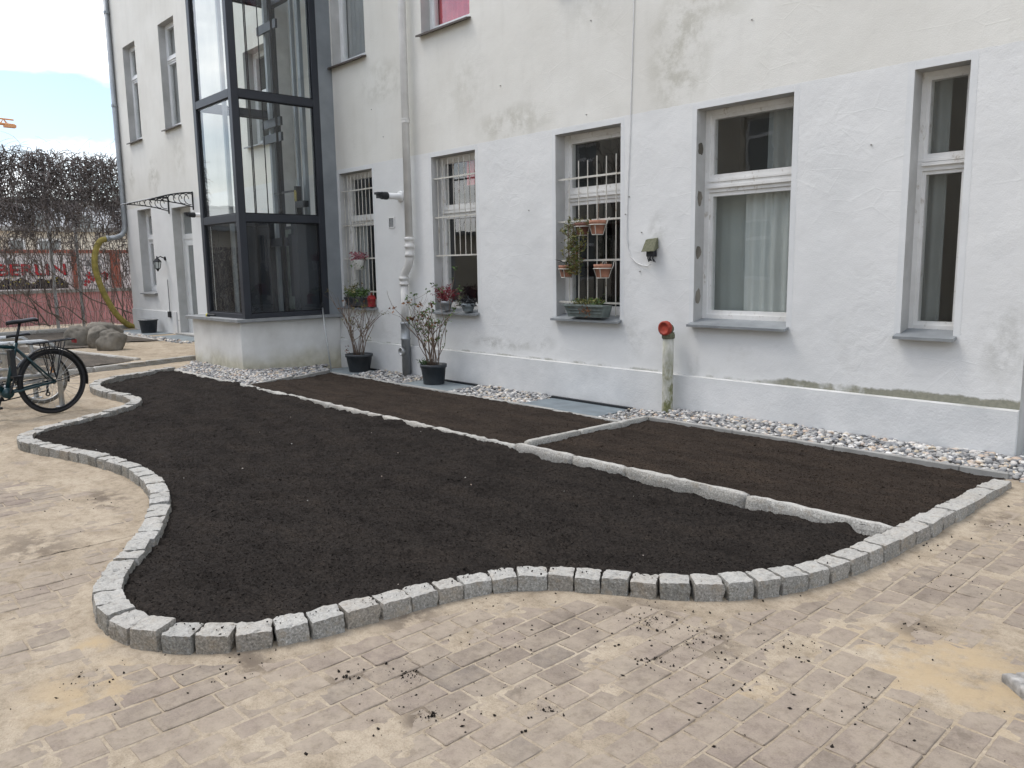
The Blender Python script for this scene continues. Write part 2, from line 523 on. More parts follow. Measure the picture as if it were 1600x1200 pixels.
t = NT('concrete')
c = t.ramp(t.noise(5, 7, .6), [(.3, (.25, .245, .23)), (.7, (.37, .365, .345))])
c = t.mix(.4, c, t.ramp(t.noise(160, 3), [(.3, (.7, .7, .7)), (.7, (1.2, 1.2, 1.2))]), 'MULTIPLY')
t.set('Base Color', c); t.set('Roughness', .9); t.bump(t.noise(70, 5), .35, .005)
MAT['concrete'] = t.m

t = NT('zinc')
c = t.ramp(t.noise(6, 6, .6, t.map((1, 1, .4))), [(.3, (.24, .26, .275)), (.7, (.36, .38, .395))])
t.set('Base Color', c); t.set('Roughness', .48); t.set('Metallic', .55)
t.bump(t.noise(20, 4), .1, .004)
MAT['zinc'] = t.m
t = NT('slate_plate')
c = t.ramp(t.noise(5, 7, .65), [(.3, (.15, .175, .19)), (.7, (.235, .27, .285))])
dd = t.smooth(t.noise(11, 6, .7), .6, .72)
c = t.mix(t.math('MULTIPLY', dd, .5), c, (.40, .38, .34))
t.set('Base Color', c); t.set('Roughness', .55)
MAT['slate'] = t.m
MAT['slateblue'] = plain('blue_grey_plate', (.155, .185, .205), .5, 0, .2, 6)

t = NT('white_frame_paint')
c = t.ramp(t.noise(4, 6, .6), [(.3, (.66, .655, .63)), (.6, (.77, .765, .745))])
fl = t.smooth(t.noise(16, 7, .72, t.map((1, 1, .5))), .56, .68)
c = t.mix(t.math('MULTIPLY', fl, .7), c, (.38, .33, .27))
t.set('Base Color', c); t.set('Roughness', .55); t.bump(fl, .2, .003)
MAT['frame'] = t.m
MAT['frame_clean'] = plain('white_window_plastic', (.76, .77, .77), .4, 0, .05, 4)
t = NT('bar_paint')
c = t.ramp(t.noise(7, 5, .6), [(.3, (.46, .445, .395)), (.6, (.58, .565, .51))])
fl = t.smooth(t.noise(14, 7, .7, t.map((1, 1, .6))), .56, .66)
c = t.mix(t.math('MULTIPLY', fl, .8), c, (.24, .17, .11))
t.set('Base Color', c); t.set('Roughness', .6)
MAT['bar'] = t.m
MAT['anthracite'] = plain('anthracite_steel', (.034, .038, .047), .42, .2, .12, 3)
MAT['anthracite_lt'] = plain('grey_flashing', (.24, .26, .275), .5, .2, .12, 3)
MAT['steel'] = plain('galvanised_steel', (.42, .43, .43), .42, .7, .15, 14)
MAT['black'] = plain('black_plastic', (.016, .018, .021), .5, 0, .25, 30)
t = NT('pot_plastic')
c = t.ramp(t.noise(9, 6, .65), [(.35, (.020, .024, .030)), (.7, (.045, .05, .056))])
t.set('Base Color', c); t.set('Roughness', .5)
MAT['pot'] = t.m
MAT['rubber'] = plain('tyre_rubber', (.016, .016, .018), .75, 0, .2, 40)
MAT['blackmetal'] = plain('black_metal', (.012, .013, .016), .4, .4, .2, 20)
MAT['teal'] = plain('dark_teal_paint', (.008, .036, .045), .28, .1, .2, 6, 0, .5)
MAT['terracotta'] = plain('terracotta', (.36, .175, .115), .85, 0, .25, 18)
MAT['terracotta_dark'] = plain('brown_plastic_pot', (.16, .07, .05), .6, 0, .2, 18)
MAT['trough'] = plain('green_grey_trough', (.14, .165, .155), .6, 0, .3, 16)
MAT['bark'] = plain('twig_bark', (.17, .125, .095), .9, 0, .35, 30)
MAT['vine'] = plain('dry_vine', (.16, .13, .108), .95, 0, .45, 4)
MAT['vine_dark'] = plain('dark_vine', (.185, .16, .152), .95, 0, .4, 3)
MAT['leaf'] = plain('green_leaf', (.075, .13, .035), .55, 0, .4, 12)
MAT['leaf_dark'] = plain('dark_leaf', (.04, .075, .025), .55, 0, .4, 12)
MAT['leaf_olive'] = plain('olive_leaf', (.15, .145, .045), .7, 0, .45, 9)
MAT['leaf_dry'] = plain('dry_brown_leaf', (.16, .075, .035), .8, 0, .4, 12)
MAT['leaf_red'] = plain('dark_red_leaf', (.17, .018, .028), .6, 0, .4, 12)
MAT['leaf_pink'] = plain('dusty_pink_flower', (.30, .11, .13), .7, 0, .35, 12)
MAT['flower'] = plain('pale_yellow_flower', (.62, .56, .30), .6, 0, .2, 12)
MAT['redpaint'] = plain('red_cap_paint', (.30, .040, .022), .6, 0, .25, 14)
MAT['redmetal'] = plain('red_lantern_paint', (.24, .018, .02), .5, 0, .2, 14)
MAT['hose'] = plain('yellow_hose', (.27, .22, .055), .7, 0, .4, 7)
t = NT('mossy_pipe')
o = t.sep()
c = t.ramp(t.noise(11, 7, .65, t.map((1, 1, .35))), [(.3, (.30, .30, .24)), (.6, (.58, .57, .52))])
mm = t.math('MULTIPLY', t.smooth(t.noise(9, 6, .65, t.map((1, 1, .5))), .42, .58), t.smooth(o[2], .95, .15))
c = t.mix(mm, c, t.ramp(t.noise(30, 4), [(.3, (.11, .12, .045)), (.7, (.25, .25, .12))]))
t.set('Base Color', c); t.set('Roughness', .85); t.bump(t.noise(40, 5), .4, .004)
MAT['mossy'] = t.m
t = NT('moss_box')
c = t.ramp(t.noise(45, 5, .7), [(.3, (.075, .08, .045)), (.7, (.17, .17, .115))])
t.set('Base Color', c); t.set('Roughness', .9); t.bump(t.noise(70, 4), .6, .005)
MAT['mossbox'] = t.m
MAT['pipewhite'] = plain('painted_downpipe', (.61, .60, .575), .6, 0, .10, 5)
MAT['whitepipe'] = plain('white_plastic_pipe', (.78, .78, .77), .4, 0, .05, 5)
MAT['cable'] = plain('white_cable', (.70, .70, .69), .6, 0, .1, 10)
MAT['curtain'] = plain('white_curtain', (.50, .53, .515), .9, 0, .06, 3)
MAT['sheer'] = plain('sheer_net', (.36, .40, .385), .9, 0, .05, 3)
MAT['curtain_dark'] = plain('dark_grey_curtain', (.20, .215, .21), .9, 0, .10, 3)
MAT['curtain_red'] = plain('red_curtain', (.62, .09, .12), .9, 0, .2, 4)
MAT['curtain_grey'] = plain('grey_curtain', (.40, .41, .41), .9, 0, .10, 3)
MAT['room'] = plain('room_wall', (.30, .29, .27), .9, 0, .1, 1)
MAT['room_dark'] = plain('dark_room', (.045, .05, .058), .9, 0, .2, 1)
MAT['door'] = plain('door_paint', (.70, .71, .70), .5, 0, .05, 3)
MAT['glass'] = make_glass('window_glass')
MAT['liftglass'] = make_glass('lift_glass', (.975, .99, .987), 1.5, 1.4)
MAT['frosted'] = plain('frosted_door_glass', (.22, .235, .23), .25, 0, .12, 3)
MAT['boulder'] = plain('boulder_stone', (.17, .155, .13), .9, 0, .5, 4, .8)
MAT['ground'] = plain('earth_ground', (.30, .26, .20), .95, 0, .2, 2)
MAT['terrace'] = MAT['sand']
MAT['lead'] = plain('lead_sheet', (.27, .28, .285), .55, .3, .15, 7)
MAT['browntrim'] = plain('brown_sill_sheet', (.085, .07, .06), .5, .2, .15, 7)
MAT['orange'] = plain('orange_paint', (.55, .27, .12), .6, 0, .1, 6)
MAT['reflector'] = plain('orange_reflector', (.75, .30, .03), .3, 0, .1, 30)
MAT['lettered_red'] = plain('red_spray_paint', (.50, .035, .045), .8, 0, .25, 4)
MAT['spray_black'] = plain('black_spray_paint', (.018, .018, .024), .8, 0, .2, 4)
MAT['spray_grey'] = plain('grey_spray_paint', (.20, .21, .22), .8, 0, .2, 4)
MAT['spray_yellow'] = plain('yellow_spray_paint', (.62, .55, .10), .8, 0, .2, 4)
MAT['spray_teal'] = plain('teal_spray_paint', (.08, .26, .22), .8, 0, .2, 4)
MAT['pinkwall'] = plain('pink_painted_render', (.62, .30, .305), .9, 0, .2, 1.5, .2)
MAT['whitewall'] = plain('whitewashed_render', (.80, .79, .78), .9, 0, .1, 1.5, .2)
MAT['apricot'] = plain('apricot_render', (.66, .42, .27), .9, 0, .18, .5)
MAT['cream'] = plain('cream_render', (.72, .66, .55), .9, 0, .12, .5)
MAT['brickred'] = plain('brick_red_render', (.36, .12, .08), .9, 0, .25, 2)
MAT['palewall'] = plain('pale_grey_render', (.70, .71, .73), .9, 0, .08, .5)
MAT['beige'] = plain('beige_render', (.50, .46, .38), .9, 0, .12, .8, .1)
MAT['oldwood'] = plain('weathered_timber', (.30, .29, .275), .85, 0, .45, 25, .5)

# ------------------------------------------------------------------ bed outlines (world metres)
PATH = [(-12.85, -2.61), (-12.63, -2.97), (-12.50, -3.44), (-12.33, -3.77), (-12.03, -3.99), (-11.74, -4.12), (-11.43, -4.19), (-11.06, -4.21), (-10.60, -4.16), (-10.27, -4.09),
        (-9.99, -4.07), (-9.80, -4.12), (-9.62, -4.24), (-9.36, -4.50), (-9.12, -4.80), (-8.98, -5.06), (-8.88, -5.26), (-8.74, -5.44), (-8.58, -5.57), (-8.40, -5.65), (-8.21, -5.655),
        (-8.04, -5.60), (-7.80, -5.52), (-7.48, -5.43), (-7.20, -5.36), (-6.93, -5.30), (-6.65, -5.25), (-6.33, -5.235), (-5.99, -5.26), (-5.74, -5.31), (-5.47, -5.385), (-5.27, -5.46),
        (-5.00, -5.575), (-4.73, -5.71), (-4.55, -5.82), (-4.40, -5.93), (-4.27, -6.03), (-4.15, -6.105), (-4.01, -6.165), (-3.87, -6.20), (-3.73, -6.215), (-3.60, -6.20), (-3.48, -6.17),
        (-3.37, -6.11), (-3.27, -6.03), (-3.18, -5.935), (-3.11, -5.83), (-3.06, -5.73), (-3.02, -5.59), (-3.00, -5.46), (-2.99, -5.33), (-2.97, -5.18), (-2.95, -5.05), (-2.92, -4.91),
        (-2.88, -4.78), (-2.83, -4.66), (-2.75, -4.55), (-2.66, -4.46), (-2.55, -4.38), (-2.44, -4.31), (-2.32, -4.24), (-2.21, -4.175), (-2.10, -4.11), (-2.01, -4.02), (-1.92, -3.91),
        (-1.86, -3.79), (-1.80, -3.66), (-1.77, -3.52), (-1.74, -3.40), (-1.715, -3.24), (-1.69, -3.06), (-1.67, -2.80), (-1.66, -2.56), (-1.65, -2.16), (-1.645, -1.70), (-1.65, -1.31), (-1.65, -0.95)]
PA = np.array(PATH)
for _ in range(2):                                            # light smoothing of the survey points
    PA[1:-1] = PA[1:-1] * .5 + (PA[:-2] + PA[2:]) * .25
seg = np.hypot(*np.diff(PA, axis=0).T)
cum = np.concatenate([[0], np.cumsum(seg)])
def path_at(s):
    return np.array([np.interp(s, cum, PA[:, 0]), np.interp(s, cum, PA[:, 1])])
DIV_Y = -2.64
BED_MAIN = [tuple(p) for p in PA[:np.argmin(abs(PA[:, 1] + 2.56) + (PA[:, 0] < -3) * 9) + 1]] + [(-1.66, DIV_Y)]
BED_BACK = [(-10.25, DIV_Y), (-4.79, DIV_Y), (-4.79, -.85), (-11.25, -.85)]
BED_RIGHT = [(-4.79, DIV_Y), (-1.655, DIV_Y), (-1.655, -.90), (-4.79, -.90)]
BED_ALL = [tuple(p) for p in PA] + [(-11.25, -.85), (-12.0, -1.0), (-12.0, -1.7), (-12.85, -1.75)]

def dist_path(x, y):
    d = np.full(np.shape(x), 9.0)
    for i in range(len(PA) - 1):
        a, b = PA[i], PA[i + 1]
        ab = b - a
        t_ = np.clip(((x - a[0]) * ab[0] + (y - a[1]) * ab[1]) / (ab @ ab), 0, 1)
        d = np.minimum(d, np.hypot(x - a[0] - t_ * ab[0], y - a[1] - t_ * ab[1]))
    return d

def grid_sheet(name, x0, x1, y0, y1, step, keep, height, mat, parent=None):
    xs = np.arange(x0, x1 + step * .5, step); ys = np.arange(y0, y1 + step * .5, step)
    X, Y = np.meshgrid(xs, ys)
    k = keep(X[:-1, :-1] + step / 2, Y[:-1, :-1] + step / 2)
    idx = np.arange(X.size).reshape(X.shape)
    q = np.stack([idx[:-1, :-1][k], idx[:-1, 1:][k], idx[1:, 1:][k], idx[1:, :-1][k]], 1)
    used = np.unique(q)
    remap = np.full(X.size, -1); remap[used] = np.arange(len(used))
    q = remap[q]
    vx = X.ravel()[used]; vy = Y.ravel()[used]
    jx = vx + (rng.random(len(vx)) - .5) * step * .5; jy = vy + (rng.random(len(vx)) - .5) * step * .5
    vz = height(jx, jy)
    me = bpy.data.meshes.new(name)
    me.vertices.add(len(vx)); me.vertices.foreach_set('co', np.stack([jx, jy, vz], 1).ravel())
    me.loops.add(q.size); me.loops.foreach_set('vertex_index', q.ravel())
    me.polygons.add(len(q)); me.polygons.foreach_set('loop_start', np.arange(0, q.size, 4)); me.polygons.foreach_set('loop_total', np.full(len(q), 4))
    me.polygons.foreach_set('use_smooth', np.ones(len(q), bool))
    me.materials.append(mat); me.update(calc_edges=True); me.validate()
    return link(name, me, parent)

def scatter_mesh(name, base_v, base_f, pos, sc, mat, rot=None, attr=None, parent=None, smooth=True):
    """many small solids (soil crumbs, pebbles) joined into one mesh; sc is (n,3)"""
    n = len(pos); bv = np.array(base_v, float); bf = np.array(base_f, int)
    nv = len(bv)
    q = rng.normal(size=(n, 4)) if rot is None else rot
    q = q / np.linalg.norm(q, axis=1)[:, None]
    w, x, y, z = q.T
    R = np.stack([np.stack([1 - 2 * (y * y + z * z), 2 * (x * y - z * w), 2 * (x * z + y * w)], 1),
                  np.stack([2 * (x * y + z * w), 1 - 2 * (x * x + z * z), 2 * (y * z - x * w)], 1),
                  np.stack([2 * (x * z - y * w), 2 * (y * z + x * w), 1 - 2 * (x * x + y * y)], 1)], 1)
    jit = 1 + (rng.random((n, nv, 1)) - .5) * .35
    V = bv[None] * jit * sc[:, None, :]
    V = np.einsum('nij,nkj->nki', R, V) + pos[:, None, :]
    F = (bf[None] + (np.arange(n) * nv)[:, None, None]).reshape(-1, bf.shape[1])
    k = bf.shape[1]
    me = bpy.data.meshes.new(name)
    me.vertices.add(n * nv); me.vertices.foreach_set('co', V.reshape(-1))
    me.loops.add(F.size); me.loops.foreach_set('vertex_index', F.ravel())
    me.polygons.add(len(F)); me.polygons.foreach_set('loop_start', np.arange(0, F.size, k)); me.polygons.foreach_set('loop_total', np.full(len(F), k))
    if smooth:
        me.polygons.foreach_set('use_smooth', np.ones(len(F), bool))
    me.materials.append(mat); me.update(calc_edges=True)
    at_ = me.attributes.new('rnd', 'FLOAT', 'POINT')
    at_.data.foreach_set('value', np.repeat(rng.random(n) if attr is None else attr, nv))
    return link(name, me, parent)

def ico(sub):
    bm = bmesh.new()
    bmesh.ops.create_icosphere(bm, subdivisions=sub, radius=1)
    bm.verts.ensure_lookup_table()
    v = [tuple(a.co) for a in bm.verts]; f = [[a.index for a in p.verts] for p in bm.faces]
    bm.free()
    return v, f
OCT_V = [(1, 0, 0), (-1, 0, 0), (0, 1, 0), (0, -1, 0), (0, 0, 1), (0, 0, -1)]
OCT_F = [(0, 2, 4), (2, 1, 4), (1, 3, 4), (3, 0, 4), (2, 0, 5), (1, 2, 5), (3, 1, 5), (0, 3, 5)]
ICO1_V, ICO1_F = ico(1)
ICO2_V, ICO2_F = ico(2)

# ------------------------------------------------------------------ ground, terrace, sand, paving
def smooth01(v, a, b):
    t_ = np.clip((v - a) / (b - a), 0, 1)
    return t_ * t_ * (3 - 2 * t_)

gmb = MB()
gmb.quad((-1500, -1500, -.16), (1500, -1500, -.16), (1500, 1500, -.16), (-1500, 1500, -.16))
tag(gmb.build('ground', MAT['ground']), kind='structure')

CAMP = np.array([0, -7.178, 1.6]); CRM = np.array(CR)
def to_px(P):
    v = (np.atleast_2d(P) - CAMP) @ CRM.T
    return 800 + 1239.4 * v[:, 0] / np.maximum(v[:, 2], .01), 600 + 1239.4 * v[:, 1] / np.maximum(v[:, 2], .01), v[:, 2]

STRIP = [(-14.3, -1.75), (-13.6, -2.05), (-12.88, -2.61), (-10.25, DIV_Y), (-1.66, DIV_Y), (-1.70, -.72), (-1.2, -.70), (-1.2, .5), (-14.3, .5)]
def open_ground(x, y):
    return ~inside(x, y, BED_ALL) & ~inside(x, y, STRIP)

def sand_h(x, y):
    d = dist_path(x, y)
    lay = smooth01(x, -3.2, -5.2)
    pile = np.exp(-(((x + .95) / .5) ** 2 + ((y + 3.98) / .33) ** 2)) + .8 * np.exp(-(((x + 3.2) / .26) ** 2 + ((y + 6.45) / .2) ** 2))
    h_ = -.0022 + .004 * pile + .0075 * fbm(x * 1.3, y * 1.3, 5, 3) + .0040 * fbm(x * 6, y * 6, 9, 3) + .0016 * fbm(x * 30, y * 30, 3, 2)
    h_ = h_ + lay * (.006 * fbm(x * 3.2, y * 2.2, 91, 3) + .004 * fbm(x * 12, y * 5, 93, 2))
    h_ = h_ + .0052 * lay + .012 * np.exp(-(np.maximum(d - .06, 0) / .09) ** 2) - .003 * np.exp(-((x + 1.2) ** 2 + (y + 5.4) ** 2) / .8)
    return h_

rowsx = -13.0
PW = .128
stones = []
i = 0
xr = -9.5
while xr < .6:
    w_ = PW + rnd.uniform(-.010, .010)
    y = -7.4 + rnd.uniform(-.2, 0)
    while y < -.15:
        L = rnd.choice([.15, .165, .18, .195, .21, .225, .24]) + rnd.uniform(-.008, .008)
        stones.append((xr + w_ / 2, y + L / 2, w_, L))
        y += L
    xr += w_
st = np.array(stones)
wob = .012 * fbm(st[:, 1] * .8, st[:, 0] * .5, 21, 2)
st[:, 0] += wob
ok = open_ground(st[:, 0], st[:, 1]) & (dist_path(st[:, 0], st[:, 1]) > .10)
px, py, dz = to_px(np.stack([st[:, 0], st[:, 1], st[:, 0] * 0], 1))
ok &= (px > -160) & (px < 1760) & (py < 1330) & (dz > .3)
st = st[ok]; dz = dz[ok]; px = px[ok]; py = py[ok]
infr = (px > 5) & (px < 1595) & (py < 1190)
order = np.argsort(np.where(infr, 0, 100) + dz)

def paver_template(seed):
    r = random.Random(seed)
    v = []; f = []
    n = 5
    for j in range(n):
        for i_ in range(n):
            a = i_ / (n - 1) * 2 - 1; b = j / (n - 1) * 2 - 1
            e = max(abs(a), abs(b))
            ed = 1.0 if e > .9 else 0.0
            inner = .80
            sx = a if ed else (a / .5) * inner * .62 if abs(a) < .6 else a
            x = (.458 if a > 0 else -.458) if abs(a) > .9 else a * .86; y_ = (.472 if b > 0 else -.472) if abs(b) > .9 else b * .91
            if ed and abs(a) > .9 and abs(b) > .9:
                x *= .95; y_ *= .96
            x += r.uniform(-.02, .012); y_ += r.uniform(-.014, .010)
            z = (-.0032 if ed else r.uniform(-.0012, .0010))
            v.append((x, y_, z))
    for j in range(n - 1):
        for i_ in range(n - 1):
            f.append((j * n + i_, j * n + i_ + 1, (j + 1) * n + i_ + 1, (j + 1) * n + i_))
    ring = [i_ for i_ in range(n)] + [j * n + n - 1 for j in range(1, n)] + [(n - 1) * n + i_ for i_ in range(n - 2, -1, -1)] + [j * n for j in range(n - 2, 0, -1)]
    o_ = len(v)
    for k in ring:
        v.append((v[k][0], v[k][1], -.06))
    m = len(ring)
    for k in range(m):
        k2 = (k + 1) % m
        f.append((ring[k2], ring[k], o_ + k, o_ + k2))
    return v, f

pave = tag(grid_sheet('pavement', -5.0, .75, -7.5, -.05, .014, open_ground, sand_h, MAT['sand']), 'brown paving setts under a dusting of beige sand in front of the bed', kind='structure')
tag(grid_sheet('sand', -14.6, -5.0, -8.6, -1.6, .035, open_ground, sand_h, MAT['sand']), 'pale trampled sand over the paving beside the bicycles', 'sand', kind='stuff')
PT = []
for k in range(10):
    v, f = paver_template(100 + k)
    me = bpy.data.meshes.new('paving_stone')
    me.from_pydata(v, [], f); me.materials.append(MAT['paver'])
    me.attributes.new('rnd', 'FLOAT', 'POINT')
    PT.append((v, f, me))
big = order[:300]
for q in big:
    cx, cy, w_, L = st[q]
    sd_ = float(smooth01(sand_h(np.array([cx]), np.array([cy])), -.007, .0005)[0])
    o = link('paving_stone', rnd.choice(PT)[2], pave, (cx, cy, rnd.uniform(-.0020, .0020)), (rnd.uniform(-.009, .009), rnd.uniform(-.013, .013), rnd.uniform(-.03, .03)), (w_, L, 1))
    o['dust'] = sd_
rest = MB(); rv = []; dv_ = []
allsd = smooth01(sand_h(st[:, 0], st[:, 1]), -.007, .0005)
for q in order[300:]:
    cx, cy, w_, L = st[q]
    v, f, _ = rnd.choice(PT)
    z0 = rnd.uniform(-.0020, .0020); tx = rnd.uniform(-.03, .03); ty = rnd.uniform(-.02, .02)
    rest.add([(cx + a * w_, cy + b * L, z0 + c + a * w_ * tx + b * L * ty) for a, b, c in v], f)
    rv += [rnd.random()] * len(v); dv_ += [float(allsd[q])] * len(v)
ro = rest.build('paving_stones', MAT['paver'], pave)
ro.data.attributes.new('rnd', 'FLOAT', 'POINT').data.foreach_set('value', rv)
ro.data.attributes.new('dustv', 'FLOAT', 'POINT').data.foreach_set('value', dv_)
ro['kind'] = 'stuff'

# upper terrace towards the fence: sandy paving behind a low kerb step
def terr(x, y):
    return (x < -14.05 - .25 * (y + 3.5)) | (x < -14.4)
def terr_h(x, y):
    return .075 + .012 * fbm(x * 1.2, y * 1.2, 31, 3) + .005 * fbm(x * 5, y * 2.2, 33, 3)
tag(grid_sheet('terrace', -26.5, -14.05, -8.6, 0.3, .07, lambda x, y: (x < -14.42 - .28 * (y + 1.7)) & ~((y > -1.8) & (x > -14.4)), terr_h, MAT['sand']), kind='structure')

# ------------------------------------------------------------------ soil
def soil_main_h(x, y):
    d = dist_path(x, y)
    near = np.exp(-(d / .22) ** 2)
    base = .066 + .016 * fbm(x * .7, y * .7, 41, 3)
    base = base - .016 * near * (x < -3.9) + .004 * near * (x > -3.6)
    base = base - .030 * np.exp(-((y - DIV_Y) / .25) ** 2) * smooth01(x, -5.2, -4.6) - .012 * np.exp(-((y - DIV_Y) / .2) ** 2)
    ua = .68 * x + .73 * y; ub = -.73 * x + .68 * y
    rake = .034 * fbm(ua * 1.1, ub * 3.6, 43, 3) + .024 * fbm(ua * 3.0, ub * 9.0, 44, 2)
    z_ = base + rake + .020 * fbm(x * 10, y * 10, 45, 3) + .014 * fbm(x * 34, y * 34, 47, 2)
    cap = .082 + .10 * np.maximum(0, d - .07)
    return np.where(z_ > cap, cap - (z_ - cap) * .3, z_)
def soil_back_h(x, y):
    k = smooth01(y, DIV_Y, -.8)
    return .060 - .115 * k + .018 * fbm(x * 1.5, y * 1.5, 51, 3) + .014 * fbm(x * 9, y * 9, 53, 3) + .010 * fbm(x * 26, y * 26, 55, 3)
def soil_right_h(x, y):
    k = smooth01(y, DIV_Y, -.7)
    return .066 - .055 * k + .02 * fbm(x * 1.4, y * 1.8, 61, 3) + .014 * fbm(x * 9, y * 9, 63, 3) + .011 * fbm(x * 26, y * 26, 65, 3)

BED_BACK = [(-10.22, DIV_Y), (-4.80, DIV_Y), (-4.97, -.72), (-11.32, -.72)]
BED_RIGHT = [(-4.80, DIV_Y), (-1.665, DIV_Y), (-1.70, -.70), (-4.97, -.70)]
specs = [('soil', BED_MAIN, soil_main_h, MAT['soil'], 'almost black raked soil filling the large wavy bed', 0.012, 42000, (-13.0, -1.5, -6.3, -2.6)),
         ('soil', BED_BACK, soil_back_h, MAT['soil_brown'], 'dark soil in the narrow bed between the glass lift and the granite corner', .018, 8000, (-11.4, -4.7, -2.7, -.65)),
         ('soil', BED_RIGHT, soil_right_h, MAT['soil_brown'], 'brown soil in the raised rectangular bed beside the pebble strip', .014, 12000, (-5.0, -1.6, -2.7, -.65))]
for nm, poly, hf, mt, lab, stp, ncl, bb in specs:
    so_ = tag(grid_sheet(nm, bb[0], bb[1], bb[2], bb[3], stp, lambda x, y: inside(x, y, poly), hf, mt), lab, 'soil', kind='stuff')
    u = rng.random((ncl * 3, 2))
    cx = bb[0] + u[:, 0] * (bb[1] - bb[0]); cy = bb[2] + u[:, 1] * (bb[3] - bb[2])
    k = inside(cx, cy, poly) & (dist_path(cx, cy) > .07)
    dd = np.hypot(cx, cy + 7.178)
    k &= rng.random(len(cx)) < np.clip((6.0 / dd) ** 1.6, .08, 1)
    cx, cy = cx[k][:ncl], cy[k][:ncl]
    r_ = .0030 + .0034 * rng.random(len(cx)) ** 2 + .010 * rng.random(len(cx)) * (rng.random(len(cx)) > .992)
    ps = np.stack([cx, cy, hf(cx, cy) + r_ * .1], 1)
    sc_ = r_[:, None] * (.75 + .5 * rng.random((len(cx), 3)))
    co = scatter_mesh('clods', OCT_V, OCT_F, ps, sc_, mt, parent=so_, smooth=False)
    co['kind'] = 'stuff'

# bright specks: shell and gravel bits lying on the soil
pos = []
for k in range(20):
    while True:
        x = rnd.uniform(-8, -1.8); y = rnd.uniform(-6.1, -2.8)
        if inside(np.array([x]), np.array([y]), BED_MAIN)[0]:
            break
    pos.append((x, y, float(soil_main_h(np.array([x]), np.array([y]))[0]) + .003))
pos = np.array(pos)
tag(scatter_mesh('stone_chips', ICO1_V, ICO1_F, pos, (.0035 + .004 * rng.random((len(pos), 1))) * np.array([[1, .8, .6]]), MAT['pebble'], attr=.6 + .4 * rng.random(len(pos))), 'tiny pale stone chips scattered over the dark soil', 'stone chips', kind='stuff')

# dark soil crumbs spilled on the paving and on top of the front setts
cl = [(-2.47, -5.48, .10, 90), (-2.62, -5.66, .07, 45), (-2.17, -5.60, .07, 80), (-2.10, -4.42, .20, 190), (-1.84, -4.42, .22, 170), (-1.86, -4.72, .11, 90), (-1.55, -4.2, .30, 150), (-1.2, -3.66, .2, 60), (-1.43, -1.9, .25, 90),
      (-1.9, -5.27, .10, 60), (-3.0, -5.95, .25, 60), (-3.3, -6.45, .25, 50), (-1.5, -4.68, .5, 160), (-1.1, -4.4, .5, 130), (-2.4, -5.1, .4, 110), (-2.2, -5.6, .7, 180), (-1.3, -3.0, .4, 90), (-4.5, -6.3, .6, 60), (-6, -5.7, .5, 50), (-2.75, -4.75, .25, 60), (-1.5, -2.6, .3, 80)]
pos = []; rad = []
for (cx, cy, s_, n_) in cl:
    for k in range(int(n_ * 1.7)):
        g_ = .28 if rnd.random() < .6 else .9
        x = rnd.gauss(cx, s_ * g_); y = rnd.gauss(cy, s_ * g_)
        pos.append((x, y)); rad.append(.0010 + .0068 * rnd.random() ** 7)
pos = np.array(pos); rad = np.array(rad)
k = open_ground(pos[:, 0], pos[:, 1]) & (dist_path(pos[:, 0], pos[:, 1]) > .075)
pos, rad = pos[k], rad[k]
ps = np.stack([pos[:, 0], pos[:, 1], np.maximum(sand_h(pos[:, 0], pos[:, 1]), 0.0) + rad * .3], 1)
tag(scatter_mesh('soil_crumbs', OCT_V, OCT_F, ps, rad[:, None] * np.array([[1.2, .9, .65]]) * (.7 + .6 * rng.random((len(ps), 3))), MAT['soil'], smooth=False), 'dark crumbs of soil spilled over the sandy paving', 'soil crumbs', kind='stuff')

# ------------------------------------------------------------------ granite sett edging
def rough_block(seed, cuts=6, amp=.055, rnd_edge=.10):
    r = random.Random(seed)
    bm = bmesh.new()
    bmesh.ops.create_cube(bm, size=1)
    bmesh.ops.subdivide_edges(bm, edges=bm.edges[:], cuts=cuts, use_grid_fill=True)
    ofs = [r.uniform(0, 50) for _ in range(6)]
    from mathutils import noise
    tilt = [r.uniform(-.05, .05) for _ in range(8)]
    for v in bm.verts:
        c = v.co * 2
        m = sorted([abs(c.x), abs(c.y), abs(c.z)])
        e = max(0, m[1] - (1 - rnd_edge)) / rnd_edge                     # how near an edge
        e2 = max(0, m[0] - (1 - rnd_edge)) / rnd_edge
        p = v.co * (1 - .012 * e - .03 * e2)
        d = noise.noise(Vector((p.x * 2.6 + ofs[0], p.y * 2.6 + ofs[1], p.z * 2.6 + ofs[2]))) * amp
        d += noise.noise(Vector((p.x * 7 + ofs[3], p.y * 7 + ofs[4], p.z * 7 + ofs[5]))) * amp * .55
        d += noise.noise(Vector((p.x * 17 + ofs[3], p.y * 17 + ofs[4], p.z * 17 + ofs[5]))) * amp * .3
        if e > .5:
            d -= abs(noise.noise(Vector((p.x * 9 + ofs[1], p.y * 9, p.z * 9 + ofs[2])))) * amp * 1.4
        p = p + p.normalized() * d
        p.x += tilt[0] * p.z + tilt[1] * p.y * .6
        p.y += tilt[2] * p.z + tilt[3] * p.x * .4
        p.z += tilt[4] * p.x * .5
        v.co = p
    me = bpy.data.meshes.new('sett')
    bm.to_mesh(me); bm.free()
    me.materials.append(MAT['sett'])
    return me
SETTS = [rough_block(300 + k) for k in range(12)]
edging = thing('bed_edging', 'wavy border of grey granite setts around the large dark soil bed', 'edging', (0, 0, 0))
s_ = 0.05
TOT = cum[-1]
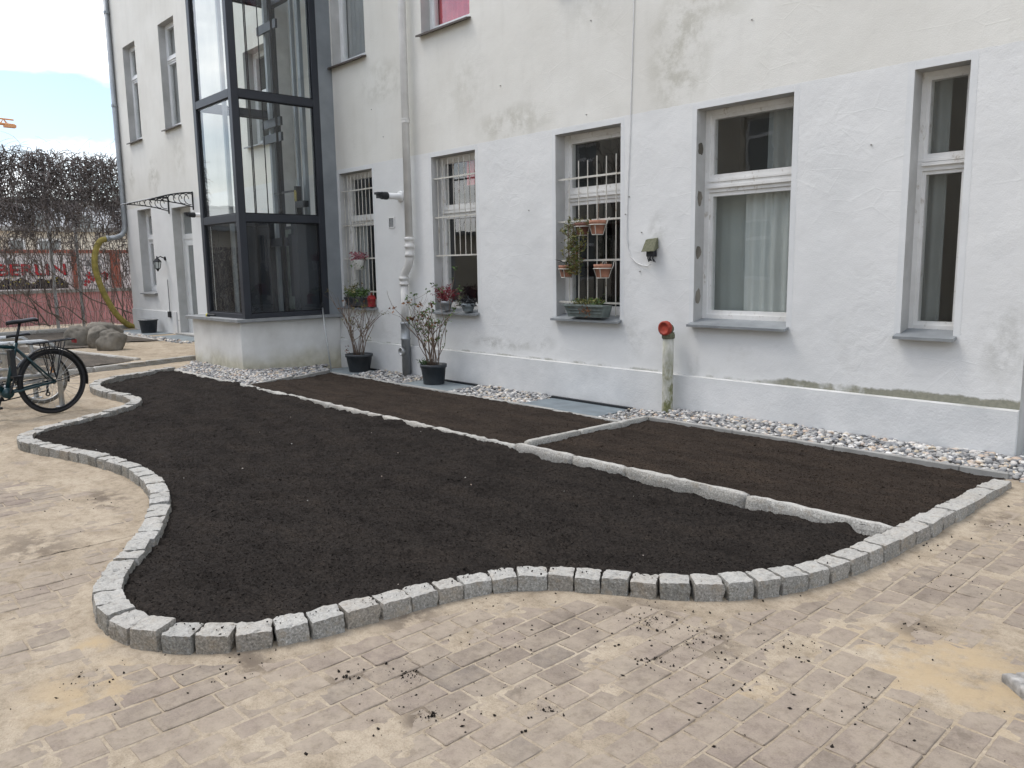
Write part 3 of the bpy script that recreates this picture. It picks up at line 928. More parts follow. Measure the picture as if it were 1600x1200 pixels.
while s_ < TOT - .04:
    p0 = path_at(s_)
    straight = p0[1] > -3.0 and p0[0] > -3
    w_ = rnd.uniform(.15, .22) if straight else rnd.uniform(.132, .166)
    if s_ + w_ > TOT:
        w_ = TOT - s_
    a, b = path_at(s_), path_at(s_ + w_)
    c = (a + b) / 2
    ang = math.atan2(b[1] - a[1], b[0] - a[0])
    top = .100 + rnd.uniform(-.007, .007)
    if p0[0] > -3 and p0[1] > -2.7:
        top -= .05 * (p0[1] + 2.7) / 2.0
    if -3.4 < p0[0] and p0[1] < -4.0:
        top -= .010
    hgt = .17
    link('sett', rnd.choice(SETTS), edging, (c[0], c[1], top - hgt / 2), (rnd.uniform(-.05, .05), rnd.uniform(-.045, .045), ang + rnd.uniform(-.06, .06) + (math.pi if rnd.random() < .5 else 0)),
         ((w_ - .012) * 1.02, .125 + rnd.uniform(-.008, .010), hgt))
    s_ += w_

cp = []
for k in range(430):
    s2 = rnd.gauss(TOT - 4.6, .75) if rnd.random() < .92 else rnd.uniform(0, TOT)
    p = path_at(min(max(s2, .1), TOT - .1))
    cp.append((p[0] + rnd.uniform(-.05, .05), p[1] + rnd.uniform(-.05, .05), .097))
cp = np.array(cp); cr2 = .0012 + .006 * rng.random(len(cp)) ** 5
tag(scatter_mesh('soil_crumbs', OCT_V, OCT_F, cp, cr2[:, None] * (.7 + .6 * rng.random((len(cp), 3))), MAT['soil'], smooth=False), 'dark soil crumbs lying on top of the granite setts', 'soil crumbs', kind='stuff')

# split granite kerbs between the beds
def rough_bar(L, w, h, seed, mat, amp=.012, step=.045, taper=0.0):
    """long split stone lying along x from 0 to L, top at z = 0"""
    from mathutils import noise
    n = max(3, int(L / step))
    prof = [(-.5, -1), (-.52, -.6), (-.5, -.25), (-.42, -.03), (-.15, 0), (.15, 0), (.42, -.03), (.5, -.25), (.52, -.6), (.5, -1)]
    v = []; f = []
    m = len(prof)
    for i_ in range(n + 1):
        x = L * i_ / n
        for (a, b) in prof:
            y_ = a * w; z = b * h
            nx = noise.noise(Vector((x * 9 + seed, y_ * 30, z * 20 + seed))) * amp
            nz_ = noise.noise(Vector((x * 14 + seed * 2, y_ * 25 + 5, z * 10))) * amp * .55
            big_ = noise.noise(Vector((x * 3.1 + seed * 3, 0 if a < 0 else 8, 1))) * amp * .9
            end = -.010 * max(0, 1 - min(x, L - x) / .03)
            v.append((x + (noise.noise(Vector((a * 5, b * 5, seed + i_))) * .006 if i_ in (0, n) else 0), y_ + (nx + big_) * (1 if a > 0 else -1) * min(1, abs(a) * 2), z + nz_ + (end if b > -.1 else 0)))
    for i_ in range(n):
        for k in range(m - 1):
            f.append((i_ * m + k, (i_ + 1) * m + k, (i_ + 1) * m + k + 1, i_ * m + k + 1))
    f.append(tuple(range(m))); f.append(tuple(n * m + k for k in range(m))[::-1])
    me = bpy.data.meshes.new('kerbstone')
    me.from_pydata(v, [], f)
    me.materials.append(mat)
    me.polygons.foreach_set('use_smooth', [True] * len(me.polygons))
    me.update()
    return me

def kerb_line(parent, p0, p1, lens, w, h, amp, mat, name='kerbstone', gap=.006, r=.0):
    p0 = Vector(p0); p1 = Vector(p1)
    d = p1 - p0; tot = d.length; d.normalize()
    pos_ = 0; k = 0
    while pos_ < tot - .02:
        L = min(lens[k % len(lens)] + rnd.uniform(-.1, .1) * lens[0], tot - pos_)
        if tot - pos_ - L < .15: L = tot - pos_
        me = rough_bar(L - gap, w + rnd.uniform(-.006, .006), h, rnd.uniform(0, 90), mat, amp)
        q = p0 + d * (pos_ + gap / 2)
        o = link(name, me, parent, q + Vector((0, 0, rnd.uniform(-.003, .003))))
        o.rotation_euler = (0, -math.asin(max(-1, min(1, d.z))), math.atan2(d.y, d.x) + rnd.uniform(-.006, .006))
        pos_ += L; k += 1

kb = thing('granite_kerb', 'low ragged line of split granite along the large bed below the lift', 'kerb')
kerb_line(kb, (-12.8, DIV_Y, .070), (-4.86, DIV_Y, .082), [1.0, .85, 1.1, .7], .060, .14, .024, MAT['kerb'])
kb2 = thing('granite_kerb', 'raised L-shaped split granite kerb cornering the brown rectangular bed', 'kerb')
kerb_line(kb2, (-4.86, DIV_Y, .108), (-1.72, DIV_Y + .02, .094), [.62, .58, .95, 1.05], .062, .2, .018, MAT['kerb'])
kerb_line(kb2, (-4.80, DIV_Y + .055, .122), (-4.985, -.68, .05), [.8, .6, .65], .068, .2, .008, MAT['kerb'])
# concrete edging in front of the pebbles
ce = thing('concrete_edging', 'straight grey concrete edging slabs between brown soil and pebbles', 'edging')
x0 = -4.95
for L in (.98, .98, .98, .33):
    bm = bevel_box(x0, min(x0 + L - .005, -1.66), -.70, -.655, -.2, .044 + rnd.uniform(-.003, .003), .006)
    bm_obj(bm, 'edging_slab', MAT['concrete'], ce, rot=(0, 0, rnd.uniform(-.001, .001)))
    x0 += L
ce2 = thing('concrete_edging', 'low pale edging between the narrow bed and the slate covers', 'edging')
x0 = -11.3
while x0 < -5.0:
    L = 1.0
    bm = bevel_box(x0, min(x0 + L - .006, -5.02), -.735, -.685, -.2, -.042 + rnd.uniform(-.004, .004), .006)
    bm_obj(bm, 'edging_slab', MAT['concrete'], ce2)
    x0 += L
ce3 = thing('concrete_edging', 'thin pale edging slanting beside the pebbles round the lift base', 'edging')
a = Vector((-10.24, DIV_Y + .06, 0)); b = Vector((-11.3, -.74, 0))
dv = (b - a); L = dv.length; ang = math.atan2(dv.y, dv.x)
for k in range(2):
    bm = bevel_box(0, L / 2 - .006, -.022, .022, -.2, .05, .005)
    o = bm_obj(bm, 'edging_slab', MAT['concrete'], ce3)
    o.location = a + dv * (k / 2) + Vector((0, 0, .015 - .045 * k)); o.rotation_euler = (0, .022, ang)
ce4 = thing('concrete_edging', 'short edging where the pavement meets the pebbles by the doorway', 'edging')
bm_obj(bevel_box(-1.60, -.2, -.74, -.69, -.2, .012, .005), 'edging_slab', MAT['concrete'], ce4)

# ------------------------------------------------------------------ pebbles
def pebbles(poly, hf, n, r0, r1, label, minz=.75):
    P = np.array(poly); b0 = P.min(0); b1 = P.max(0)
    x = b0[0] + rng.random(n * 4) * (b1[0] - b0[0]); y = b0[1] + rng.random(n * 4) * (b1[1] - b0[1])
    k = inside(x, y, poly); x, y = x[k][:n], y[k][:n]
    r_ = r0 + (r1 - r0) * rng.random(len(x)) ** 1.6
    z = hf(x, y) + (rng.random(len(x)) - .55) * .03
    sc_ = r_[:, None] * np.stack([.9 + .5 * rng.random(len(x)), .75 + .3 * rng.random(len(x)), .5 + .25 * rng.random(len(x))], 1)
    yaw = rng.random(len(x)) * 6.28; tl = (rng.random((len(x), 2)) - .5) * .7
    q = np.stack([np.cos(yaw / 2), tl[:, 0] * .5, tl[:, 1] * .5, np.sin(yaw / 2)], 1)
    o = scatter_mesh('gravel', ICO2_V if n < 4200 else ICO1_V, ICO2_F if n < 4200 else ICO1_F, np.stack([x, y, z], 1), sc_, MAT['pebble'], rot=q)
    return tag(o, label, 'pebbles', kind='stuff')
def flat_under(poly, z, name, label):
    P = [(x, y, z) for x, y in poly]
    m_ = MB(); m_.add(P, [tuple(range(len(P)))])
    return tag(m_.build(name, MAT['ground']), kind='structure')
G1 = [(-5.0, -.645), (-1.72, -.645), (-1.60, -.68), (-1.0, -.68), (-1.0, .02), (-1.8, .02), (-1.8, -.045), (-5.0, -.045)]
hg = lambda x, y: .012 + .022 * np.sin((y + .65) / .62 * 3.0) + .014 * fbm(x * 1.3, y * 2, 71, 2)
pebbles(G1, hg, 4150, .012, .030, 'multicoloured rounded pebbles in the strip under the two curtained windows')
flat_under([(-5.0, -.65), (-1.0, -.65), (-1.0, .3), (-5.0, .3)], -.02, 'ground', '')
G2 = [(-13.62, -2.06), (-12.9, -2.56), (-10.30, DIV_Y + .06), (-11.34, -.70), (-11.75, -.64), (-12.0, -.3), (-12.12, -1.85), (-14.15, -1.85)]
h2 = lambda x, y: .035 - .055 * smooth01(y, -2.3, -.8) + .012 * fbm(x * 2, y * 2, 73, 2)
pebbles(G2, h2, 5200, .013, .030, 'grey pebbles heaped around the rendered foot of the glass lift')
m_ = MB(); m_.add([(x, y, -.05) for x, y in [(-14.3, -2.05), (-12.9, -2.6), (-4.9, -2.6), (-4.9, 0), (-14.3, 0)]], [(0, 1, 2, 3, 4)])
tag(m_.build('ground', MAT['ground'], loc=(0, 0, -.045)), kind='structure')
hw = lambda x, y: -.066 + .016 * fbm(x * 3, y * 3, 75, 2) + .02 * smooth01(y, -.5, 0)
pebbles([(-10.85, -.68), (-9.46, -.68), (-9.46, -.045), (-10.85, -.045)], hw, 900, .013, .028, 'patch of pale pebbles around the foot of the downpipe')
pebbles([(-8.36, -.68), (-6.93, -.68), (-6.93, -.045), (-8.36, -.045)], hw, 1400, .013, .030, 'patch of pebbles between the two slate covers under the barred windows')
pebbles([(-5.66, -.68), (-5.03, -.68), (-5.03, -.045), (-5.66, -.045)], hw, 420, .013, .028, 'few pebbles between the blue cover and the granite corner')

# light well covers
def cover(x0, x1, y0, y1, z, mat, label):
    t_ = thing('light_well_cover', label, 'cover', (0, 0, 0))
    bm_obj(bevel_box(x0, x1, y0, y1, z - .025, z, .004), 'plate', mat, t_)
    m2 = MB(); m2.box(x0 - .02, x1 + .02, y1 + .006, y1 + .05, z - .1, z + .022)
    m2.build('gap_strip', MAT['black'], t_)  # dark gap behind the plate put in as a black strip
cover(-11.72, -10.88, -.66, -.11, -.052, MAT['slate'], 'grey slate cover under the pot beside the lift')
cover(-9.45, -8.38, -.66, -.11, -.052, MAT['slate'], 'grey slate cover under the potted shrub by the downpipe')
cover(-6.92, -5.68, -.665, -.11, -.052, MAT['slateblue'], 'bare blue-grey cover plate below the window with hanging pots')

# ------------------------------------------------------------------ the white house
house = thing('apartment_house', 'white rendered apartment house with tall windows along the planting beds', 'building')
GW = dict(W1=(-11.96, -10.97, .955, 3.165), W2=(-9.42, -8.44, .955, 3.165), W3=(-6.93, -5.91, .955, 3.165), W4=(-4.905, -3.84, .965, 3.165), W5=(-2.77, -2.345, .955, 3.165),
          G0=(-22.0, -21.0, 1.05, 3.17), U1=(-12.0, -11.02, 4.87, 7.15), U2=(-9.56, -8.49, 4.86, 7.15), U3=(-6.9, -5.85, 4.86, 7.15), U4=(-4.0, -2.95, 4.86, 7.15),
          L1=(-22.1, -21.2, 4.86, 7.2), L2=(-19.6, -18.64, 4.86, 7.2), SW=(-15.3, -14.35, 3.98, 5.75))
DOORS = dict(D1=(-19.6, -18.45, .12, 3.08), D2=(-1.82, -.70, .02, 2.7))
holes = list(GW.values()) + list(DOORS.values())
WX0, WX1, WZ0, WZ1, DEP = -22.95, 3.0, -.3, 11.0, .30

def wall_with_holes(m_, holes, x0, x1, z0, z1, y, dep, sgn=1):
    xs = sorted({x0, x1, *[h_[0] for h_ in holes], *[h_[1] for h_ in holes]})
    zs = sorted({z0, z1, *[h_[2] for h_ in holes], *[h_[3] for h_ in holes]})
    for i_ in range(len(xs) - 1):
        for j in range(len(zs) - 1):
            cx = (xs[i_] + xs[i_ + 1]) / 2; cz = (zs[j] + zs[j + 1]) / 2
            if any(h_[0] < cx < h_[1] and h_[2] < cz < h_[3] for h_ in holes):
                continue
            m_.quad((xs[i_], y, zs[j]), (xs[i_ + 1], y, zs[j]), (xs[i_ + 1], y, zs[j + 1]), (xs[i_], y, zs[j + 1]))
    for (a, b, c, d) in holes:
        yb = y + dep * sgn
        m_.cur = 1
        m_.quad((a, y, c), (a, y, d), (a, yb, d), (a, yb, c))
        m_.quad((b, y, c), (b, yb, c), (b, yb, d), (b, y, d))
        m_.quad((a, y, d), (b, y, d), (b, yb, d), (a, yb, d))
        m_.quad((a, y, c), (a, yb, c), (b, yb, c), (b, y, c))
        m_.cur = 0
m_ = MB()
wall_with_holes(m_, holes, WX0, WX1, WZ0, WZ1, 0, DEP)
m_.quad((WX0, 9, WZ0), (WX0, 0, WZ0), (WX0, 0, WZ1), (WX0, 9, WZ1))
m_.quad((WX1, 0, WZ0), (WX1, 9, WZ0), (WX1, 9, WZ1), (WX1, 0, WZ1))
m_.quad((WX0, 9, WZ0), (WX0, 9, WZ1), (WX1, 9, WZ1), (WX1, 9, WZ0))
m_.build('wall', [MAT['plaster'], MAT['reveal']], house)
m_ = MB()
m_.box(WX0 - .3, WX1 + .3, -.45, 9.3, WZ1 + .002, WZ1 + .35)
m_.build('roof', MAT['lead'], house)
# plinth: rendered base standing a little proud, sloped on top
m_ = MB()
def plinth(x0, x1, d=.042, zt=.405):
    v = [(x0, -d, -.25), (x1, -d, -.25), (x1, -d, zt - .010), (x0, -d, zt - .010), (x0, -.003, zt), (x1, -.003, zt), (x0, -.003, -.25), (x1, -.003, -.25)]
    m_.add(v, [(0, 1, 2, 3), (0, 3, 4, 6), (1, 7, 5, 2)])
    m_.cur = 1; m_.add(v, [(3, 2, 5, 4)]); m_.cur = 0
plinth(-12.1, -10.42); plinth(-10.42, -1.82); plinth(WX0, -19.75, .03, .62); plinth(-18.3, -14.05, .03, .62)
m_.build('plinth', [MAT['plinth'], MAT['ledge']], house)

def surround(key, w=.055):
    a, b, c, d = GW[key]
    m2 = MB()
    y0, y1 = -.0016, -.0004
    m2.box(a - w, a, y0, y1, c - .0, d + w); m2.box(b, b + w, y0, y1, c - .05, d + w); m2.box(a + .0005, b - .0005, y0, y1, d, d + w)
    m2.build('window_surround', MAT['band'], house)
for k in ('W1', 'W2', 'W3', 'W4', 'W5'):
    surround(k)

def build_window(key, trans=(2.33, 2.48), fw=.055, yf=.165, frame='frame', sill='zinc', curtain=None, room='room_dark', sillz=None, mull=False, parent=None, depth=1.4, sgn=1, proj=.085):
    a, b, c, d = GW[key] if isinstance(key, str) else key
    par = parent or house
    y0, y1 = yf, yf + .075
    f_ = MB()
    c2 = c + .045
    f_.box(a + .001, a + fw, y0, y1, c2, d - .001); f_.box(b - fw, b - .001, y0, y1, c2, d - .001)
    f_.box(a + fw, b - fw, y0 + .001, y1, d - fw, d - .002); f_.box(a + fw, b - fw, y0 + .001, y1, c2, c2 + fw * .9)
    win = f_.build('window', MAT[frame], par)
    sashes = []
    if trans:
        t0, t1 = trans
        m2 = MB()
        m2.box(a + fw, b - fw, y0 - .002, y1 - .001, t0 + .02, t1 - .02)
        m2.box(a + fw, b - fw, y0 - .024, y0 - .0025, t0 + .060, t0 + .088)
        m2.box(a + fw, b - fw, y0 - .012, y0 - .0025, t1 - .055, t1 - .035)
        m2.build('transom', MAT[frame], win)
        sashes = [(c2 + fw * .9, t0 + .019), (t1 - .019, d - fw)]
    else:
        sashes = [(c2 + fw * .9, d - fw)]
    cols = [(a + fw, b - fw)]
    if mull:
        xm = (a + b) / 2
        cols = [(a + fw, xm - .02), (xm + .02, b - fw)]
        m2 = MB(); m2.box(xm - .0195, xm + .0195, y0 + .002, y1 - .004, c2 + fw * .9, d - fw); m2.build('mullion', MAT[frame], win)
    sw = fw * .72
    for (s0, s1) in sashes:
        for (ca, cb) in cols:
            m2 = MB()
            yy0, yy1 = y0 + .012, y1 + .006
            m2.box(ca, ca + sw, yy0, yy1, s0, s1); m2.box(cb - sw, cb, yy0, yy1, s0, s1)
            m2.box(ca + sw, cb - sw, yy0 + .001, yy1, s0, s0 + sw); m2.box(ca + sw, cb - sw, yy0 + .001, yy1, s1 - sw, s1)
            m2.build('sash', MAT[frame], win)
            m2 = MB(); m2.box(ca + sw - .004, cb - sw + .004, yy0 + .022, yy0 + .028, s0 + sw - .004, s1 - sw + .004)
            m2.build('pane', MAT['glass'], win)
    if sill:
        m2 = MB()
        zi = c + .05; zo = c - .006
        v = [(a - .004, -proj, zo), (b + .004, -proj, zo), (b + .004, -proj, zo - .028), (a - .004, -proj, zo - .028)]
        A = [(a + .003, y0 + .01, zi), (b - .003, y0 + .01, zi), (b - .003, -.002, c + .012), (a + .003, -.002, c + .012)]
        m2.add([A[0], A[1], (b - .003, -.006, c + .013), (a + .003, -.006, c + .013)], [(0, 3, 2, 1)])
        e = .03
        m2.add([(a - e, -.0045, c + .013), (b + e, -.0045, c + .013), (b + e, -proj, zo), (a - e, -proj, zo), (b + e, -proj, zo - .025), (a - e, -proj, zo - .025), (a - e, -.0045, c - .01), (b + e, -.0045, c - .01)],
               [(0, 3, 2, 1), (3, 5, 4, 2), (0, 6, 5, 3), (1, 2, 4, 7), (5, 6, 7, 4)])
        m2.build('sill', MAT[sill], win)
    # the room behind
    m2 = MB()
    yb = y1 + depth; X0, X1 = a - .5, b + .5; yi = DEP + .002
    m2.quad((X0, yb, c - .2), (X1, yb, c - .2), (X1, yb, d + .2), (X0, yb, d + .2))
    m2.quad((X0, yi, c - .2), (X0, yb, c - .2), (X0, yb, d + .2), (X0, yi, d + .2))
    m2.quad((X1, yi, c - .2), (X1, yi, d + .2), (X1, yb, d + .2), (X1, yb, c - .2))
    m2.quad((X0, yi, d + .2), (X0, yb, d + .2), (X1, yb, d + .2), (X1, yi, d + .2))
    m2.quad((X0, yi, c - .2), (X1, yi, c - .2), (X1, yb, c - .2), (X0, yb, c - .2))
    m2.build('room', MAT[room], win)
    if curtain:
        for cdef in curtain:
            cm, xa, xb, za, zb, amp = cdef[:6]; off_ = cdef[6] if len(cdef) > 6 else 0.0
            n = int((xb - xa) / .012)
            v = []
            for i_ in range(n + 1):
                x = xa + (xb - xa) * i_ / n
                ph = x * 46 + 1.2 * math.sin(x * 9)
                yy = y1 + .05 + off_ + amp * (math.sin(ph) + .45 * math.sin(ph * .37 + 1))
                v += [(x, yy, za), (x + .006 * math.sin(ph * .5), yy * .7 + .3 * (y1 + .05 + off_), zb)]
            m2 = MB(); m2.add(v, [(2 * i_, 2 * i_ + 2, 2 * i_ + 3, 2 * i_ + 1) for i_ in range(n)])
            m2.build('curtain', MAT[cm], win, True)
    return win

a, b, c, d = GW['W1']
build_window('W1', (2.32, 2.46), curtain=[('curtain_grey', a, a + .35, c, 2.3, .015)])
a, b, c, d = GW['W2']
build_window('W2', (2.31, 2.47), curtain=[('curtain_red', a + .45, b, 2.75, d, .01)])
build_window('W3', (2.35, 2.51), fw=.062)
a, b, c, d = GW['W4']
build_window('W4', (2.31, 2.49), fw=.056, room='room', curtain=[('curtain', a + .42, b + .1, c - .1, 2.40, .022), ('sheer', a - .1, b + .1, c - .1, 2.38, .003, .10), ('curtain_dark', a + .66, b + .1, 2.41, d - .03, .020)])
a, b, c, d = GW['W5']
build_window('W5', (2.33, 2.48), fw=.042, curtain=[('curtain_dark', a + .02, a + .20, c - .1, d, .016), ('curtain_dark', b - .1, b + .05, c - .1, d, .012)], room='room')
build_window('G0', (2.36, 2.5), fw=.09, frame='frame_clean', sill='lead', yf=.2)
for k in ('U1', 'U3', 'U4', 'L1', 'L2'):
    a, b, c, d = GW[k]
    build_window(k, (6.35, 6.5), frame='frame_clean', sill='browntrim', yf=.16, curtain=[('curtain_grey', a, b, c, d, .012)])
a, b, c, d = GW['U2']
build_window('U2', (6.35, 6.5), frame='frame_clean', sill='browntrim', yf=.16, curtain=[('curtain_red', a, b, c, d, .012)])
build_window('SW', (4.9, 5.02), frame='frame_clean', sill='lead', yf=.2)

# plaster patches in the reveal of the wide window
for zc in (1.25, 1.72, 2.28, 2.78):
    m2 = MB()
    n = 14; xr_ = GW['W4'][0] + .0025
    v = [(xr_, .075 + .045 * math.cos(2 * math.pi * i_ / n) * (1 + rnd.uniform(-.2, .2)), zc + .075 * math.sin(2 * math.pi * i_ / n) * (1 + rnd.uniform(-.25, .25))) for i_ in range(n)]
    v2 = [(xr_ - .004, p[1] * 1.0, p[2]) for p in v]
    m2.add(v + v2, [tuple(range(n))] + [(i_, n + i_, n + (i_ + 1) % n, (i_ + 1) % n) for i_ in range(n)])
    m2.build('plaster_patch', MAT['boulder'], house)

for (x, z) in ((-5.83, 2.16), (-5.6, 1.95), (-5.78, 2.35), (-5.62, 1.52), (-6.42, 3.33), (-6.35, 4.35), (-10.9, 4.05), (-10.6, 3.6), (-7.4, 2.3), (-3.1, 2.6), (-1.93, 2.62), (-7.9, 3.9), (-4.3, 3.9)):
    m2 = MB(); m2.lathe([(.007, 0), (.007, .012), (.003, .014)], (x, -.001, z), 7, 'y'); m2.build('wall_plug', MAT['concrete'], house)
# doors
a, b, c, d = DOORS['D1']
m2 = MB(); m2.box(a + .001, a + .12, .2, .28, c, d - .001); m2.box(b - .12, b - .001, .2, .28, c, d - .001); m2.box(a + .12, b - .12, .2, .28, d - .1, d - .001); m2.box(a + .12, b - .12, .201, .279, 2.35, 2.47)
dr = m2.build('door', MAT['door'], house)
m2 = MB(); m2.box(a + .12, a + .28, .215, .26, c, 2.35); m2.box(b - .28, b - .12, .215, .26, c, 2.35); m2.box(a + .28, b - .28, .216, .259, c, c + .3); m2.box(a + .28, b - .28, .216, .259, 2.2, 2.35)
m2.build('leaf', MAT['door'], dr)
m2 = MB(); m2.box(a + .27, b - .27, .23, .24, c + .29, 2.21); m2.build('pane', MAT['frosted'], dr)
m2 = MB(); m2.box(a + .12, b - .12, .23, .24, 2.47, d - .1); m2.build('pane', MAT['frosted'], dr)
m2 = MB(); m2.box(a - .03, b + .03, -.12, .2, c - .1, c - .002); m2.build('step', MAT['concrete'], house)
a, b, c, d = DOORS['D2']
m2 = MB(); m2.box(a + .001, a + .09, .2, .28, c, d - .001); m2.box(b - .09, b - .001, .2, .28, c, d - .001); m2.box(a + .09, b - .09, .2, .28, d - .09, d - .001)
dr = m2.build('door', MAT['door'], house)
m2 = MB(); m2.box(a + .09, b - .09, .22, .26, c, d - .09); m2.build('leaf', MAT['door'], dr)
m2 = MB(); m2.tube([(b - .16, .22, 1.05), (b - .16, .15, 1.05), (b - .30, .15, 1.05)], .011, 8); m2.build('handle', MAT['steel'], dr)
m2 = MB(); m2.box(a + .001, b - .001, -.02, .2, -.1, c - .002); m2.build('step', MAT['concrete'], house)

# window grilles
def grille(key, hz, xs, z0s, z1s, yb=.05, label=None, r=.0068):
    a, b, c, d = GW[key]
    g_ = link('window_grille', None, house)
    for zz in hz:
        m2 = MB(); m2.box(a + .002 - .0, b - .002, yb - .016, yb - .010, zz - .011, zz + .011); m2.build('crossbar', MAT['bar'], g_)
    for x, z0, z1 in zip(xs, z0s, z1s):
        m2 = MB(); m2.tube([(x, yb, z0), (x + rnd.uniform(-.004, .004), yb, (z0 + z1) / 2), (x, yb, z1)], r, 6)
        m2.build('bar', MAT['bar'], g_)
    return g_
a, b, c, d = GW['W1']
n = 9; grille('W1', [2.87, 2.31, 1.76, 1.22], [a + .06 + (b - a - .12) * i_ / (n - 1) for i_ in range(n)], [c + .04] * n, [d - .05] * n)
a, b, c, d = GW['W2']
n = 8; grille('W2', [2.86, 2.31, 1.765], [a + .08 + (b - a - .14) * i_ / (n - 1) for i_ in range(n)], [1.76] * n, [d - .05] * n)
a, b, c, d = GW['W3']
n = 6; xs = [-6.755, -6.60, -6.455, -6.31, -6.165, -6.02]
grille('W3', [2.63, 2.125, 1.655, 1.15], xs, [1.0, 1.15, 1.15, 1.15, 1.15, 1.0], [2.66, 2.83, 2.82, 2.86, 2.84, 2.85], .055)

# ------------------------------------------------------------------ things on the facade
def downpipe_things():
    t_ = thing('downpipe', 'off-white round downpipe with an offset bend and grey-blue foot between two barred windows', 'downpipe')
    m2 = MB(); m2.tube([(-9.86, -.11, 11.0), (-9.86, -.11, 5), (-9.87, -.11, 2.03)], .056, 14); m2.build('pipe', MAT['pipewhite'], t_, True)
    for z in (3.72, 5.9): 
        m2 = MB(); m2.lathe([(.060, -.03), (.064, -.03), (.064, -.012), (.060, -.01), (.060, .01), (.064, .012), (.064, .03), (.060, .03)], (-9.86, -.11, z), 14); m2.build('clip', MAT['pipewhite'], t_)
    m2 = MB(); m2.lathe([(.060, 0), (.072, .0), (.072, .05), (.064, .055), (.064, .13), (.074, .135), (.074, .17), (.066, .175), (.066, .24), (.073, .245), (.073, .285), (.058, .29)], (-9.87, -.11, 1.76), 16); m2.build('collar', MAT['pipewhite'], t_, True)
    m2 = MB(); m2.tube([(-9.87, -.11, 1.79), (-9.875, -.11, 1.72), (-9.91, -.11, 1.63), (-9.98, -.11, 1.55), (-10.025, -.11, 1.48), (-10.035, -.11, 1.40)], .060, 14); m2.build('bend', MAT['pipewhite'], t_, True)
    m2 = MB(); m2.lathe([(.060, 0), (.078, .0), (.078, .03), (.068, .035), (.068, .075), (.080, .08), (.080, .12), (.06, .125)], (-10.035, -.11, 1.34), 16); m2.build('collar', MAT['pipewhite'], t_, True)
    m2 = MB(); m2.tube([(-10.035, -.11, 1.36), (-10.045, -.11, .72)], .056, 14); m2.build('pipe', MAT['pipewhite'], t_, True)
    m2 = MB(); m2.lathe([(.070, -.12), (.070, .50), (.078, .505), (.078, .53), (.070, .535), (.070, .74), (.076, .745), (.076, .775), (.06, .78)], (-10.045, -.11, -.0), 16); m2.build('foot_pipe', MAT['zinc'], t_, True)
    m2 = MB(); m2.lathe([(.062, 0), (.062, .05), (.05, .055), (.05, .035), (.02, .035)], (-10.045, -.165, .33), 16, 'y'); m2.build('inspection_cap', MAT['steel'], t_, True)
    # zinc pipe at the far corner with a bend
    t_ = thing('downpipe', 'grey zinc downpipe at the far corner of the house', 'downpipe')
    pts = [(-22.85, -.07, 11.0), (-22.85, -.07, 2.86), (-22.86, -.08, 2.70), (-22.88, -.15, 2.58), (-22.9, -.30, 2.51), (-22.9, -.62, 2.47)]
    m2 = MB(); m2.tube(pts, .065, 12); m2.build('pipe', MAT['zinc'], t_, True)
    for z in (3.9, 5.9, 8.2):
        m2 = MB(); m2.lathe([(.066, -.03), (.078, -.03), (.078, .03), (.066, .03)], (-22.85, -.07, z), 14); m2.build('clip', MAT['zinc'], t_)
    hs = [(-22.9, -.54, 2.475), (-22.9, -.68, 2.42), (-22.9, -.78, 2.28), (-22.9, -.86, 2.03), (-22.9, -.88, 1.8), (-22.9, -.86, 1.58), (-22.9, -.80, 1.3), (-22.9, -.72, 1.05), (-22.9, -.62, .8), (-22.9, -.5, .55), (-22.9, -.33, .32), (-22.9, -.16, .17), (-22.95, .05, .10), (-23.1, .5, .10)]
    t_ = thing('drain_hose', 'thick yellow hose curving from the corner downpipe to the ground', 'hose')
    fine = []
    for i_ in range(len(hs) - 1):
        for k in range(8):
            p0 = Vector(hs[max(i_ - 1, 0)]); p1 = Vector(hs[i_]); p2 = Vector(hs[i_ + 1]); p3 = Vector(hs[min(i_ + 2, len(hs) - 1)])
            u = k / 8
            fine.append(.5 * ((2 * p1) + (p2 - p0) * u + (2 * p0 - 5 * p1 + 4 * p2 - p3) * u * u + (3 * p1 - p0 - 3 * p2 + p3) * u ** 3))
    fine.append(Vector(hs[-1]))
    m2 = MB(); m2.tube(fine, [.073 if q_ % 2 else .081 for q_ in range(len(fine))], 12); m2.build('hose_tube', MAT['hose'], t_, True)
    m2 = MB(); m2.tube([fine[0] + Vector((0, .06, .01)), fine[1]], .084, 12); m2.build('clamp', MAT['zinc'], t_, True)
downpipe_things()

def flue(x, z, label, L=.42):
    t_ = thing('flue_pipe', label, 'flue')
    m2 = MB(); m2.lathe([(.085, 0), (.085, .018), (.052, .022), (.048, .022), (.048, L * .62)], (x, -.002, z), 16, 'y'); m2.build('pipe', MAT['whitepipe'], t_, True)
    m2 = MB(); m2.lathe([(.052, L * .58), (.058, L * .60), (.058, L * .72), (.05, L * .76), (.058, L * .80), (.05, L * .86)], (x, -.002, z), 16, 'y'); m2.build('collar', MAT['black'], t_, True)
    m2 = MB(); m2.box(x - .05, x + .05, -L * 1.06, -L * .84, z + .012, z + .045); m2.box(x - .04, x + .04, -L * 1.0, -L * .84, z - .04, z + .0115); m2.build('outlet', MAT['black'], t_)
flue(-10.2, 2.67, 'white flue pipe with a black outlet left of the off-white downpipe')
flue(-17.55, 2.80, 'white flue pipe with a dark outlet beside the glazed entrance door', .45)

